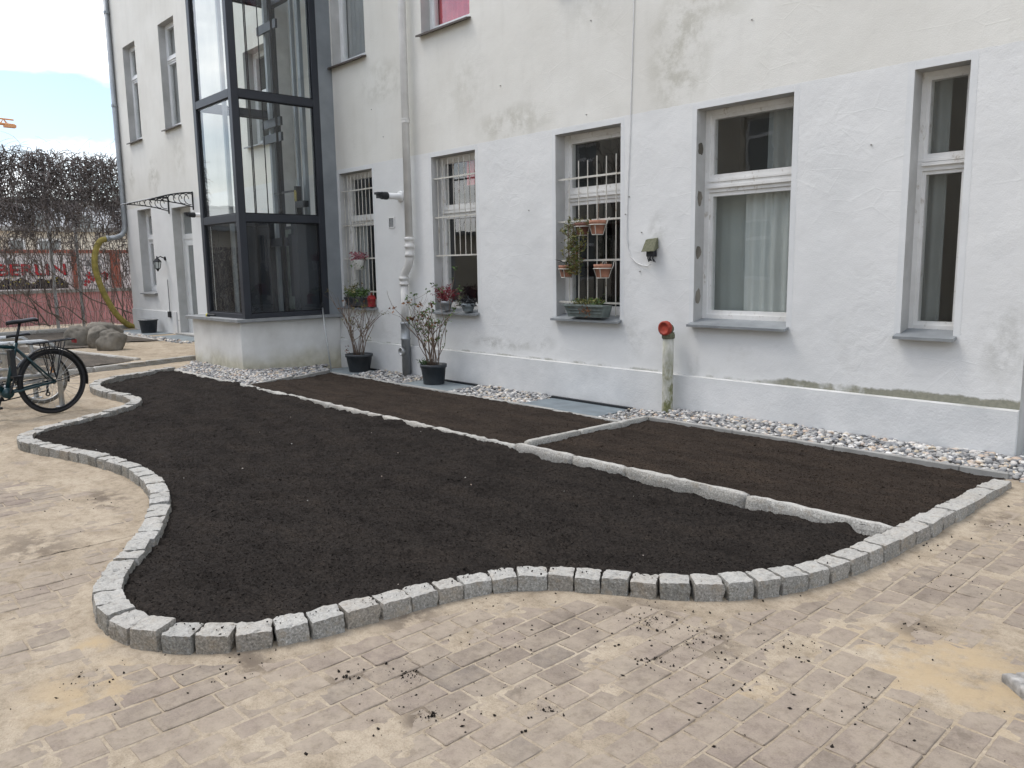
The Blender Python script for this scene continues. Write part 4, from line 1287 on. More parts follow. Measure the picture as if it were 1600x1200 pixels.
t_ = thing('vent_grille', 'small square white vent grille under the white flue pipe', 'vent')
m2 = MB(); m2.box(-10.545, -10.385, -.014, -.001, 2.215, 2.225); m2.box(-10.545, -10.385, -.014, -.001, 2.365, 2.375); m2.box(-10.545, -10.53, -.014, -.001, 2.225, 2.365); m2.box(-10.40, -10.385, -.014, -.001, 2.225, 2.365)
m2.build('frame', MAT['whitepipe'], t_)
for k in range(6):
    m2 = MB(); z = 2.236 + k * .022; m2.add([(-10.53, -.012, z), (-10.40, -.012, z), (-10.40, -.003, z + .014), (-10.53, -.003, z + .014), (-10.53, -.010, z - .003), (-10.40, -.010, z - .003)], [(0, 1, 2, 3), (0, 4, 5, 1)]); m2.build('slat', MAT['lead'], t_)

# lamp socket / junction box with its loose cable
t_ = thing('junction_box', 'mossy green square box with torn wires on the white wall', 'box', (-5.44, -.005, 1.80))
m2 = MB()
m2.add([(-.075, -.035, .065), (.075, -.035, .075), (.085, -.10, -.05), (-.08, -.10, -.055), (-.065, 0, .075), (.065, 0, .085), (.075, 0, -.03), (-.075, 0, -.035), (.095, -.105, -.062), (-.088, -.105, -.068)],
       [(0, 3, 2, 1), (0, 1, 5, 4), (0, 4, 7, 3), (1, 2, 6, 5), (3, 9, 8, 2), (3, 7, 9), (2, 8, 6), (9, 7, 6, 8)])
m2.build('cover', MAT['mossbox'], t_)
m2 = MB(); m2.box(-.04, .05, -.07, -.0, -.12, -.0325); m2.build('socket', MAT['black'], t_)
for k in range(6):
    m2 = MB(); x = -.035 + k * .017
    m2.tube([(x, -.05, -.10), (x + rnd.uniform(-.02, .02), -.06, -.14), (x + rnd.uniform(-.03, .03), -.05, -.165 - rnd.random() * .02)], .006, 5); m2.build('wire', MAT['black'], t_)
t_ = thing('cable', 'thin white cable hanging down the wall to the mossy box', 'cable')
pts = [(-5.73, -.008, 11), (-5.73, -.008, 4.42), (-5.755, -.008, 3.6), (-5.77, -.008, 3.09), (-5.80, -.008, 2.4), (-5.81, -.008, 2.1), (-5.81, -.010, 1.91), (-5.79, -.010, 1.78), (-5.74, -.012, 1.68), (-5.66, -.014, 1.615), (-5.58, -.016, 1.585), (-5.50, -.02, 1.58), (-5.45, -.03, 1.60), (-5.42, -.05, 1.66), (-5.425, -.06, 1.72)]
m2 = MB(); m2.tube(pts, .0055, 6); m2.build('lead', MAT['cable'], t_, True)

# mossy standpipe with red cap
t_ = thing('standpipe', 'mossy upright pipe with a round red cap against the white wall', 'pipe', (-5.13, -.13, 0))
m2 = MB(); m2.lathe([(.058, -.12), (.06, .0), (.057, .3), (.06, .6), (.058, .82), (.052, .822)], (0, 0, 0), 18); m2.build('pipe', MAT['mossy'], t_, True)
m2 = MB(); m2.lathe([(.066, .80), (.070, .805), (.070, .845), (.066, .85), (.066, .865), (.04, .868)], (0, 0, 0), 18); m2.build('collar', MAT['mossbox'], t_, True)
m2 = MB(); m2.lathe([(.052, -.03), (.055, .05)], (0, 0, .905), 18, 'y'); m2.build('elbow', MAT['mossbox'], t_, True)
m2 = MB(); m2.lathe([(.02, .03), (.073, .03), (.078, .036), (.078, .080), (.072, .088), (.056, .088), (.052, .082), (.012, .082)], (0, 0, .915), 24, 'y'); m2.build('cap', MAT['redpaint'], t_, True)

# far side: lantern, canopy, conduit, bucket
t_ = thing('wall_lantern', 'small black wall lantern beside the entrance door', 'lantern', (-20.25, 0, 1.86))
m2 = MB(); m2.tube([(0, -.01, .05), (0, -.12, .10), (0, -.2, .06)], .014, 6); m2.lathe([(.05, 0), (.05, .02)], (0, 0, .05), 10, 'y'); m2.build('arm', MAT['blackmetal'], t_)
m2 = MB(); m2.lathe([(.10, 0), (.09, .02), (.02, .10), (.012, .14)], (0, -.2, -.03), 6); m2.build('hood', MAT['blackmetal'], t_)
m2 = MB(); m2.lathe([(.055, -.19), (.085, -.03)], (0, -.2, 0), 6); m2.build('glass', MAT['curtain'], t_)
m2 = MB(); m2.lathe([(.012, -.26), (.03, -.22), (.06, -.19), (.057, -.185)], (0, -.2, 0), 6)
for k in range(6):
    a_ = k * math.pi / 3
    m2.tube([(.058 * math.cos(a_), -.2 + .058 * math.sin(a_), -.19), (.088 * math.cos(a_), -.2 + .088 * math.sin(a_), -.03)], .007, 4)
m2.build('cage', MAT['blackmetal'], t_)

t_ = thing('door_canopy', 'curved canopy with black scrolled brackets over the entrance door', 'canopy')
for bx_ in (-19.75, -18.25):
    m2 = MB()
    def arc(u): return (bx_, -.95 * u, 3.34 - .20 * u ** 1.7)
    def low_(u): return (bx_, -.95 * u, 3.02 + .12 * u ** .7)
    N_ = 12
    m2.tube([arc(i_ / N_) for i_ in range(N_ + 1)], .016, 5)
    m2.tube([(bx_, 0, 3.02), (bx_, -.3, 3.09), (bx_, -.6, 3.13), (bx_, -.95, 3.145)], .013, 5)
    m2.tube([(bx_, -.01, 2.96), (bx_, -.01, 3.36)], .018, 5)
    for k in range(6):
        u0 = .08 + k * .14; a0 = Vector(arc(u0)); b0 = Vector((bx_, -.95 * u0, 3.04 + .11 * u0))
        cc = (a0 + b0) / 2; rr_ = max(.015, (a0 - b0).length * .42)
        m2.ring(cc, (0, 1, 0), (0, 0, 1), rr_, .009, 14, 5, 0, 5.0)
    m2.build('bracket', MAT['blackmetal'], t_)
m2 = MB(); N_ = 12
for side in (0, .006):
    pass
v = []
for i_ in range(N_ + 1):
    u = i_ / N_
    for x in (-20.0, -18.0):
        v.append((x, -1.0 * u, 3.365 - .21 * u ** 1.7))
m2.add(v, [(2 * i_, 2 * i_ + 2, 2 * i_ + 3, 2 * i_ + 1) for i_ in range(N_)])
sh = m2.build('sheet', MAT['liftglass'], t_, True)
m2 = MB(); m2.tube([(-20.0, -1.0, 3.15), (-18.0, -1.0, 3.15)], .012, 5); m2.build('front_rail', MAT['steel'], t_)

t_ = thing('conduit', 'thin cable conduit with a socket below the wall lantern', 'conduit')
m2 = MB(); m2.tube([(-20.12, -.035, 1.4), (-20.12, -.035, .62)], .012, 6); m2.build('duct', MAT['lead'], t_)
m2 = MB(); m2.box(-20.17, -20.05, -.08, -.031, .48, .62); m2.build('socket', MAT['black'], t_)

t_ = thing('bucket', 'black plastic tub with a worn rim beside the white house wall', 'bucket', (-20.75, -.36, .075))
m2 = MB(); m2.lathe([(.17, 0), (.175, .005), (.215, .31), (.235, .315), (.238, .34), (.225, .342), (.205, .32), (.168, .03)], (0, 0, 0), 22); m2.build('tub', MAT['pot'], t_, True)
m2 = MB(); m2.ring((0, 0, .342), (1, 0, 0), (0, 1, 0), .232, .008, 26, 5); m2.build('rim', MAT['steel'], t_, True)
m2 = MB(); m2.box(-22.2, -20.0, -.75, -.04, .06, .088); tag(m2.build('light_well_cover', MAT['slate']), 'dark slab on the ground under the black tub', 'cover')
m2 = MB(); m2.box(-19.4, -17.3, -.9, -.14, .06, .09); tag(m2.build('doormat', MAT['slate']), 'flat grey mat in front of the entrance door', 'mat')
pebbles([(-22.7, -.95), (-17.0, -.95), (-17.0, -.7), (-22.7, -.8)], lambda x, y: .085 + 0 * x, 420, .02, .045, 'loose pebbles along the wall by the entrance door')

# ------------------------------------------------------------------ glass lift
lift = thing('glass_lift', 'glazed lift tower with dark grey steel frame on a white rendered base', 'lift')
LX0, LX1, LY0, LY1 = -13.52, -12.03, -1.76, -.26
bm_obj(bevel_box(-14.08, -12.14, -1.80, -.001, -.2, .775, .008), 'base', MAT['liftbase'], lift)
bm_obj(bevel_box(-14.16, -12.02, -1.90, -.002, .779, .835, .006), 'cap', MAT['lead'], lift)
PWD = .115
LZ = [.84, 2.41, 4.27, 6.13, 8.0, 9.9]
for (x, y) in ((LX0, LY0), (LX1 - PWD, LY0), (LX1 - PWD, LY1 - PWD), (LX0, LY1 - PWD)):
    bm_obj(bevel_box(x, x + PWD, y, y + PWD, .8355, 9.95, .005), 'post', MAT['anthracite'], lift)
for k, z in enumerate(LZ):
    hb = .05 if k else .04
    z0, z1 = (z, z + .07) if k == 0 else (z - .06, z + .06)
    for nm, bxs in (('beam', (LX0 + PWD, LX1 - PWD, LY0 + .002, LY0 + PWD - .01)), ('beam', (LX1 - PWD + .008, LX1 - .003, LY0 + PWD, LY1 - PWD)),
                    ('beam', (LX0 + .003, LX0 + PWD - .01, LY0 + PWD, LY1 - PWD)), ('beam', (LX0 + PWD, LX1 - PWD, LY1 - PWD + .01, LY1 - .003))):
        if k < 3 and bxs[2] > -.5 and bxs[0] < LX1 - .3: continue
        bm_obj(bevel_box(*bxs, z0, z1, .004), nm, MAT['anthracite'], lift)
for k in range(len(LZ) - 1):
    z0 = LZ[k] + (.07 if k == 0 else .06); z1 = LZ[k + 1] - .06
    # gaskets and panes
    for (p, q, ax) in ((LX0 + PWD, LX1 - PWD, 'x'), (LY0 + PWD, LY1 - PWD, 'y'), (LY0 + PWD, LY1 - PWD, 'l')):
        m2 = MB(); g = .018
        def bb(u0, u1, w0, w1):
            if ax == 'x': m2.box(u0, u1, LY0 + .03, LY0 + .06, w0, w1)
            elif ax == 'y': m2.box(LX1 - .06, LX1 - .03, u0, u1, w0, w1)
            else: m2.box(LX0 + .03, LX0 + .06, u0, u1, w0, w1)
        bb(p, p + g, z0, z1); bb(q - g, q, z0, z1); bb(p + g, q - g, z0, z0 + g); bb(p + g, q - g, z1 - g, z1)
        m2.build('gasket', MAT['blackmetal'], lift)
        m2 = MB()
        u0, u1 = p + g - .004, q - g + .004
        if ax == 'x': m2.box(u0, u1, LY0 + .04, LY0 + .052, z0 + g - .004, z1 - g + .004)
        elif ax == 'y': m2.box(LX1 - .052, LX1 - .04, u0, u1, z0 + g - .004, z1 - g + .004)
        else: m2.box(LX0 + .04, LX0 + .052, u0, u1, z0 + g - .004, z1 - g + .004)
        m2.build('pane', MAT['liftglass'], lift)
# grey flashing that closes the gap to the wall
m2 = MB(); m2.box(LX1 - .07, LX1 - .005, LY1 + .001, -.001, .836, 9.9); m2.build('flashing', MAT['anthracite_lt'], lift)
m2 = MB(); m2.box(LX0 + .005, LX0 + .07, LY1 + .001, -.001, .836, 9.9); m2.build('flashing', MAT['pipewhite'], lift)
m2 = MB(); m2.box(LX0 - .02, LX1 + .02, LY0 - .02, -.001, 9.952, 10.05); m2.build('roof', MAT['liftglass'], lift)  # unseen roof, made of glass so sky light brightens the shaft
# shaft interior
for (x, y, w) in ((-13.30, -.55, .07), (-12.42, -.42, .09), (-12.62, -.42, .05), (-13.32, -1.35, .06)):
    m2 = MB(); m2.box(x, x + w, y, y + .06, .85, 9.9); m2.build('guide_rail', MAT['anthracite_lt'], lift)
for (x, y) in ((-12.95, -1.05), (-12.90, -1.05), (-12.98, -.8), (-12.72, -.7), (-12.68, -.7)):
    m2 = MB(); m2.tube([(x, y, .9), (x, y, 9.9)], .010, 6); m2.build('rope', MAT['blackmetal'], lift)
for z in (2.0, 3.75, 4.0, 5.55, 7.5):
    m2 = MB(); m2.box(LX0 + PWD, -12.72, -.62, -.58, z, z + .14); m2.build('bracket', MAT['anthracite'], lift)
m2 = MB(); m2.box(-12.36, -12.16, -.72, -.34, .86, 2.35); m2.build('counterweight', MAT['anthracite'], lift)
m2 = MB(); m2.box(-12.40, -12.12, -.60, -.50, 2.62, 2.72); m2.box(-12.5, -12.44, -.55, -.45, 2.5, 2.98); m2.box(-13.1, -12.3, -.62, -.60, 2.88, 2.91); m2.build('machinery', MAT['blackmetal'], lift)
m2 = MB(); m2.box(-12.36, -12.31, -.63, -.61, 2.72, 2.9); m2.build('tag_plate', MAT['hose'], lift)
m2 = MB(); m2.box(LX0 + .07, LX1 - .08, -.30, -.27, .84, 2.36); m2.box(LX0 + .062, LX0 + .09, -1.62, -.31, .84, 2.34); m2.build('dark_backing', MAT['anthracite'], lift)  # added dark panels that make the lower shaft look shaded
m2 = MB()
m2.box(-13.30, -13.22, -.345, -.305, .90, 2.30); m2.box(-12.58, -12.50, -.345, -.305, .90, 2.30); m2.box(-13.22, -12.58, -.344, -.306, 2.22, 2.30); m2.box(-13.22, -12.58, -.344, -.306, .90, 1.12)
m2.build('door_frame', MAT['trough'], lift)
m2 = MB(); m2.box(-13.22, -12.58, -.33, -.31, 1.12, 2.22); m2.build('door_leaf', MAT['terracotta_dark'] if False else MAT['room_dark'], lift)
# things left on and beside the lift base
t_ = thing('torch', 'small black and yellow torch lying on the lift base ledge', 'torch', (-13.30, -1.85, .862), .25)
m2 = MB(); m2.lathe([(.02, 0), (.026, .01), (.026, .06), (.016, .07), (.016, .2), (.013, .21)], (0, 0, 0), 10, 'x'); m2.build('barrel', MAT['black'], t_, True)
m2 = MB(); m2.lathe([(.026, -.012), (.028, -.012), (.028, .012), (.026, .012)], (0.005, 0, 0), 10, 'x'); m2.build('head', MAT['spray_yellow'], t_, True)
t_ = thing('garden_stick', 'thin grey stick leaning against the lift base by the pot', 'stick')
m2 = MB(); m2.tube([(-11.98, -.42, .96), (-11.8, -.5, .65), (-11.45, -.62, -.03)], .012, 6); m2.build('shaft', MAT['steel'], t_, True)
m2 = MB(); m2.tube([(-11.98, -.42, .95), (-12.0, -.41, .99), (-11.97, -.42, 1.03)], .02, 6); m2.build('grip', MAT['black'], t_, True)

# ------------------------------------------------------------------ plants and pots
def leaf_cloud(centers, size, mat, name, parent, per=7, spread=.04, seed=1, flat=.4, smooth=False):
    r = random.Random(seed)
    m2 = MB()
    for c in centers:
        for k in range(per):
            p = Vector(c) + Vector((r.gauss(0, spread), r.gauss(0, spread), r.gauss(0, spread * .8)))
            d = Vector((r.gauss(0, 1), r.gauss(0, 1), r.gauss(0, .7))).normalized()
            n_ = Vector((r.gauss(0, 1), r.gauss(0, 1), r.gauss(.6, 1)))
            sdir = d.cross(n_).normalized()
            up = sdir.cross(d)
            L = size * r.uniform(.6, 1.3)
            w_ = L * flat
            a_ = p; b_ = p + d * L * .5 + sdir * w_ * .5 + up * L * .08; c_ = p + d * L - up * L * .06; e_ = p + d * L * .5 - sdir * w_ * .5 + up * L * .08; mid = p + d * L * .5
            m2.add([a_, b_, c_, e_, mid], [(0, 1, 4), (1, 2, 4), (2, 3, 4), (3, 0, 4)])
    return m2.build(name, mat, parent, smooth)

def pot_profile(r0, r1, h):
    return [(r0 * .96, 0), (r0, .008), (r1 * .96, h - .045), (r1 * 1.03, h - .044), (r1 * 1.04, h), (r1 * .97, h + .002), (r1 * .93, h - .03), (r1 * .2, h - .035)]

def shrub(parent, base, h, spread, nst, seed, lean=(0, 0)):
    r = random.Random(seed)
    m2 = MB(); tips = []; mids = []
    def grow(p, d, L, rad, lvl):
        n = 5
        pts = [p.copy()]
        for i_ in range(n):
            d2 = (d + Vector((r.gauss(0, .13), r.gauss(0, .13), r.gauss(.05, .08)))).normalized()
            p = p + d2 * (L / n); d = d2
            pts.append(p.copy())
        m2.tube(pts, [rad * (1 - .45 * i_ / n) for i_ in range(n + 1)], 5)
        mids.append(pts[3])
        if lvl < 2:
            for k in range(r.choice([1, 2, 2, 3])):
                q = pts[r.choice([2, 3, 4, 5])]
                nd = (d + Vector((r.gauss(0, .55), r.gauss(0, .45), r.gauss(.15, .3)))).normalized()
                grow(q.copy(), nd, L * r.uniform(.4, .68), rad * .6, lvl + 1)
        else:
            pass
        tips.append(pts[-1])
    for k in range(nst):
        a_ = r.uniform(0, 6.28); rr_ = r.uniform(.0, .10)
        tgt = Vector((math.cos(a_) * spread * r.uniform(.15, 1) + lean[0], math.sin(a_) * spread * .55 * r.uniform(.1, 1) + lean[1] - .05, h * r.uniform(.55, 1)))
        p = Vector(base) + Vector((math.cos(a_) * rr_, math.sin(a_) * rr_, 0))
        grow(p, tgt.normalized(), tgt.length * .72, r.uniform(.006, .0105), 0)
    m2.build('stems', MAT['bark'], parent, True)
    return tips, mids

t_ = thing('potted_shrub', 'bare twiggy shrub in a wide black pot beside the lift', 'potted plant', (-11.05, -.33, -.05))
m2 = MB(); m2.lathe(pot_profile(.165, .215, .285), (0, 0, 0), 26); m2.build('pot', MAT['pot'], t_, True)
m2 = MB(); m2.lathe([(.195, .235), (.19, .25), (.02, .258)], (0, 0, 0), 18); m2.build('potting_soil', MAT['soil_brown'], t_, True)
tips, mids = shrub(t_, (0, 0, .25), 1.22, .34, 13, 5)
rr = random.Random(3)
leaf_cloud([p for p in tips + mids if rr.random() < .15], .038, MAT['leaf_olive'], 'leaves', t_, 5, .02, 4, .5)
leaf_cloud([p for p in tips if rr.random() < .12] + [(-.16, -.1, .40), (-.2, -.1, .34), (-.13, -.12, .33)], .035, MAT['leaf_dry'], 'dead_leaves', t_, 5, .02, 5, .6)

t_ = thing('potted_shrub', 'twiggy shrub with a few green leaves in a black pot right of the downpipe', 'potted plant', (-9.03, -.36, -.052))
m2 = MB(); m2.lathe(pot_profile(.150, .185, .285), (0, 0, 0), 26); m2.build('pot', MAT['pot'], t_, True)
m2 = MB(); m2.lathe([(.168, .24), (.165, .255), (.02, .262)], (0, 0, 0), 18); m2.build('potting_soil', MAT['soil_brown'], t_, True)
tips, mids = shrub(t_, (0, 0, .255), 1.06, .36, 18, 17, (.03, 0))
leaf_cloud([p for p in tips + mids if rr.random() < .21], .05, MAT['leaf'], 'leaves', t_, 6, .022, 6, .55)
leaf_cloud([(-.2, -.03, .99), (-.17, -.06, .95), (-.14, -.02, 1.02), (.12, -.05, .86), (-.1, -.06, .84)] + [p for p in tips if rr.random() < .05], .05, MAT['leaf_dry'], 'dead_leaves', t_, 9, .022, 7, .65)
leaf_cloud([(-.12 + rr.uniform(-.06, .1), -.05 + rr.uniform(-.08, .06), .30) for k in range(9)], .07, MAT['leaf_dark'], 'undergrowth', t_, 7, .02, 8, .3)

def stem_tufts(m2, pts, h, r_=.004):
    for p in pts:
        m2.tube([p, (p[0] + rnd.uniform(-.02, .02), p[1] + rnd.uniform(-.02, .02), p[2] + h)], r_, 4)

# sill of the barred window beside the lift
t_ = thing('window_box', 'dark window box with green plants on the sill beside the lift', 'window box', (-11.5, -.03, .985))
m2 = MB(); m2.add([(-.25, -.06, 0), (.25, -.06, 0), (.25, .06, 0), (-.25, .06, 0), (-.28, -.08, .13), (.28, -.08, .13), (.28, .08, .13), (-.28, .08, .13)], [(0, 3, 2, 1), (0, 1, 5, 4), (1, 2, 6, 5), (2, 3, 7, 6), (3, 0, 4, 7), (4, 5, 6, 7)])
m2.box(-.29, .29, -.09, -.081, .105, .14); m2.build('trough', MAT['pot'], t_)
leaf_cloud([(rr.uniform(-.27, .27), rr.uniform(-.07, .05), .15 + rr.uniform(0, .10)) for k in range(46)], .055, MAT['leaf'], 'leaves', t_, 7, .03, 9, .4)
leaf_cloud([(rr.uniform(-.27, .05), rr.uniform(-.07, .05), .2 + rr.uniform(0, .16)) for k in range(22)], .055, MAT['leaf_olive'], 'dry_leaves', t_, 6, .03, 10, .35)
leaf_cloud([(.0, -.08, .24), (.03, -.08, .22)], .03, MAT['flower'], 'flower', t_, 8, .014, 11, .8)
t_ = thing('house_lantern', 'little red house-shaped lantern at the end of the window sill', 'lantern', (-11.075, -.035, .978))
m2 = MB(); m2.box(-.05, .05, -.045, .045, 0, .12); m2.build('body', MAT['redmetal'], t_)
m2 = MB(); m2.add([(-.06, -.055, .121), (.06, -.055, .121), (.06, .055, .121), (-.06, .055, .121), (0, -.055, .185), (0, .055, .185)], [(0, 1, 4), (1, 2, 5, 4), (2, 3, 5), (3, 0, 4, 5), (0, 3, 2, 1)]); m2.build('roof', MAT['redmetal'], t_)
m2 = MB(); m2.ring((0, 0, .2), (1, 0, 0), (0, 0, 1), .02, .004, 12, 5); m2.build('ring', MAT['redmetal'], t_)
t_ = thing('hanging_basket', 'dusty pink flowers in a white pot hung on the grille beside the lift', 'flower pot', (-11.38, -.045, 1.58))
m2 = MB(); m2.lathe([(.07, 0), (.095, .15), (.10, .155), (.09, .158), (.02, .14)], (0, 0, 0), 16); m2.build('pot', MAT['whitepipe'], t_, True)
leaf_cloud([(rr.uniform(-.16, .16), rr.uniform(-.08, .06), .17 + rr.uniform(0, .09)) for k in range(24)], .045, MAT['leaf_pink'], 'flowers', t_, 8, .025, 12, .6)
leaf_cloud([(rr.uniform(-.1, .1), rr.uniform(-.08, .04), .1 + rr.uniform(-.06, .06)) for k in range(10)], .05, MAT['leaf'], 'leaves', t_, 5, .025, 13, .4)
m2 = MB(); m2.tube([(0, .04, .15), (0, .075, .19), (0, .085, .17)], .004, 5); m2.build('hook', MAT['bar'], t_)

# sill of the half barred window
t_ = thing('potted_heather', 'dark red plant in a grey pot on the sill of the half-barred window', 'potted plant', (-9.12, -.03, .982))
m2 = MB(); m2.lathe(pot_profile(.065, .085, .13), (0, 0, 0), 18); m2.build('pot', MAT['zinc'], t_, True)
leaf_cloud([(rr.uniform(-.13, .13), rr.uniform(-.09, .07), .19 + rr.uniform(-.03, .12)) for k in range(60)], .05, MAT['leaf_red'], 'leaves', t_, 8, .028, 14, .35)
t_ = thing('potted_plant', 'low dark withered plant in a small grey pot on the half-barred window sill', 'potted plant', (-8.62, -.035, .98))
m2 = MB(); m2.lathe(pot_profile(.07, .095, .11), (0, 0, 0), 18); m2.build('pot', MAT['slate'], t_, True)
leaf_cloud([(rr.uniform(-.11, .11), rr.uniform(-.09, .06), .12 + rr.uniform(-.03, .05)) for k in range(40)], .045, MAT['black'], 'dead_leaves', t_, 6, .025, 15, .5)

# window with hanging terracotta pots
def hung_pot(x, z, label, mat, r=.092, h=.155, y=-.06):
    t2 = thing('hanging_pot', label, 'flower pot', (x, y, z))
    m3 = MB(); m3.lathe([(r * .70, 0), (r * .72, .004), (r * .93, h * .72), (r * 1.05, h * .725), (r * 1.08, h), (r * .97, h), (r * .9, h * .8), (r * .2, h * .78)], (0, 0, 0), 20); m3.build('pot', mat, t2, True)
    m3 = MB()
    m3.ring((0, 0, h * .68), (1, 0, 0), (0, 1, 0), r * 1.10, .0055, 22, 5)
    m3.ring((0, 0, -.008), (1, 0, 0), (0, 1, 0), r * .70, .0045, 18, 5)
    for k in range(4):
        a_ = .4 + k * math.pi / 2
        m3.tube([(r * 1.1 * math.cos(a_), r * 1.1 * math.sin(a_), h * .68), (r * .72 * math.cos(a_), r * .72 * math.sin(a_), -.008)], .0045, 5)
    for s2 in (-1, 1):
        m3.tube([(s2 * r * .9, r * .64, h * .68), (s2 * r * .9, .085, h * .95), (s2 * r * .85, .10, h * 1.2), (s2 * r * .85, .125, h * 1.22), (s2 * r * .85, .13, h * 1.0)], .005, 5)
    m3.build('wire_ring', MAT['bar'], t2)
    return t2
t2 = hung_pot(-6.20, 1.955, 'terracotta pot hanging highest in the window grille', MAT['terracotta'])
m2 = MB(); m2.tube([(0, 0, .12), (-.01, .03, .30), (-.02, .05, .44)], .004, 5); m2.build('stick', MAT['bark'], t2)
t2 = hung_pot(-6.12, 1.455, 'terracotta pot hanging low near the right edge of the window grille', MAT['terracotta'], .10, .15)
leaf_cloud([(rr.uniform(-.06, .06), rr.uniform(-.05, .05), .14) for k in range(6)], .05, MAT['leaf_dry'], 'dead_stems', t2, 4, .01, 16, .15)
t2 = hung_pot(-6.70, 1.46, 'brown terracotta pot with dark spiky leaves hanging on the left bars', MAT['terracotta'], .09, .14)
leaf_cloud([(rr.uniform(-.05, .05), rr.uniform(-.04, .04), .14) for k in range(7)], .13, MAT['black'], 'spiky_leaves', t2, 3, .012, 17, .12)
t2 = hung_pot(-6.44, 1.955, 'brown pot with an olive trailing plant in the window grille', MAT['terracotta_dark'], .085, .14)
cs = []
for k in range(120):
    zz = rr.uniform(-.44, .20); sp = .13 if zz > -.05 else .085 * (1 - (-.05 - zz) * .9)
    cs.append((-.10 + rr.gauss(-.01, sp * .75), rr.uniform(-.09, .03), zz))
leaf_cloud(cs, .05, MAT['leaf_olive'], 'trailing_leaves', t2, 6, .022, 18, .35)
leaf_cloud([c_ for c_ in cs if rr.random() < .35], .05, MAT['leaf'], 'green_leaves', t2, 4, .025, 19, .35)
leaf_cloud([c_ for c_ in cs if c_[2] < 0 and rr.random() < .35], .045, MAT['leaf_dry'], 'dry_leaves', t2, 4, .022, 20, .35)
m2 = MB()
for k in range(9):
    x = -.1 + rr.uniform(-.08, .08); m2.tube([(x + .08, 0, .14), (x, -.06, .12), (x, -.06, -.1), (x + rr.uniform(-.03, .03), -.05, -.42 + rr.uniform(0, .15))], .003, 4)
m2.build('trailing_stems', MAT['bark'], t2)
t_ = thing('window_box', 'green-grey planter trough with small leaves on the sill under the hanging pots', 'window box', (-6.36, -.035, .985))
m2 = MB(); m2.add([(-.27, -.07, 0), (.27, -.07, 0), (.27, .06, 0), (-.27, .06, 0), (-.31, -.10, .14), (.31, -.10, .14), (.31, .07, .14), (-.31, .07, .14)], [(0, 3, 2, 1), (0, 1, 5, 4), (1, 2, 6, 5), (2, 3, 7, 6), (3, 0, 4, 7), (4, 5, 6, 7)])
m2.build('trough', MAT['trough'], t_)
m2 = MB()
for z in (.045, .08, .112):
    k_ = z / .14
    m2.box(-.275 - .035 * k_, .275 + .035 * k_, -.078 - .03 * k_, -.0705 - .03 * k_ + .004, z, z + .012)
m2.box(-.325, .325, -.115, -.1005, .128, .152); m2.build('rib', MAT['trough'], t_)
leaf_cloud([(rr.uniform(-.2, .22), rr.uniform(-.09, .06), .16 + rr.uniform(-.01, .04)) for k in range(40)], .035, MAT['leaf_olive'], 'leaves', t_, 6, .02, 21, .5)
leaf_cloud([(rr.uniform(-.2, .25), rr.uniform(-.09, .06), .165 + rr.uniform(-.01, .04)) for k in range(26)], .035, MAT['leaf'], 'green_leaves', t_, 6, .02, 22, .5)
leaf_cloud([(rr.uniform(-.05, .15), -.11 + rr.uniform(-.02, .0), .10 + rr.uniform(-.04, .04)) for k in range(12)], .04, MAT['leaf_dry'], 'dry_leaves', t_, 5, .02, 23, .3)

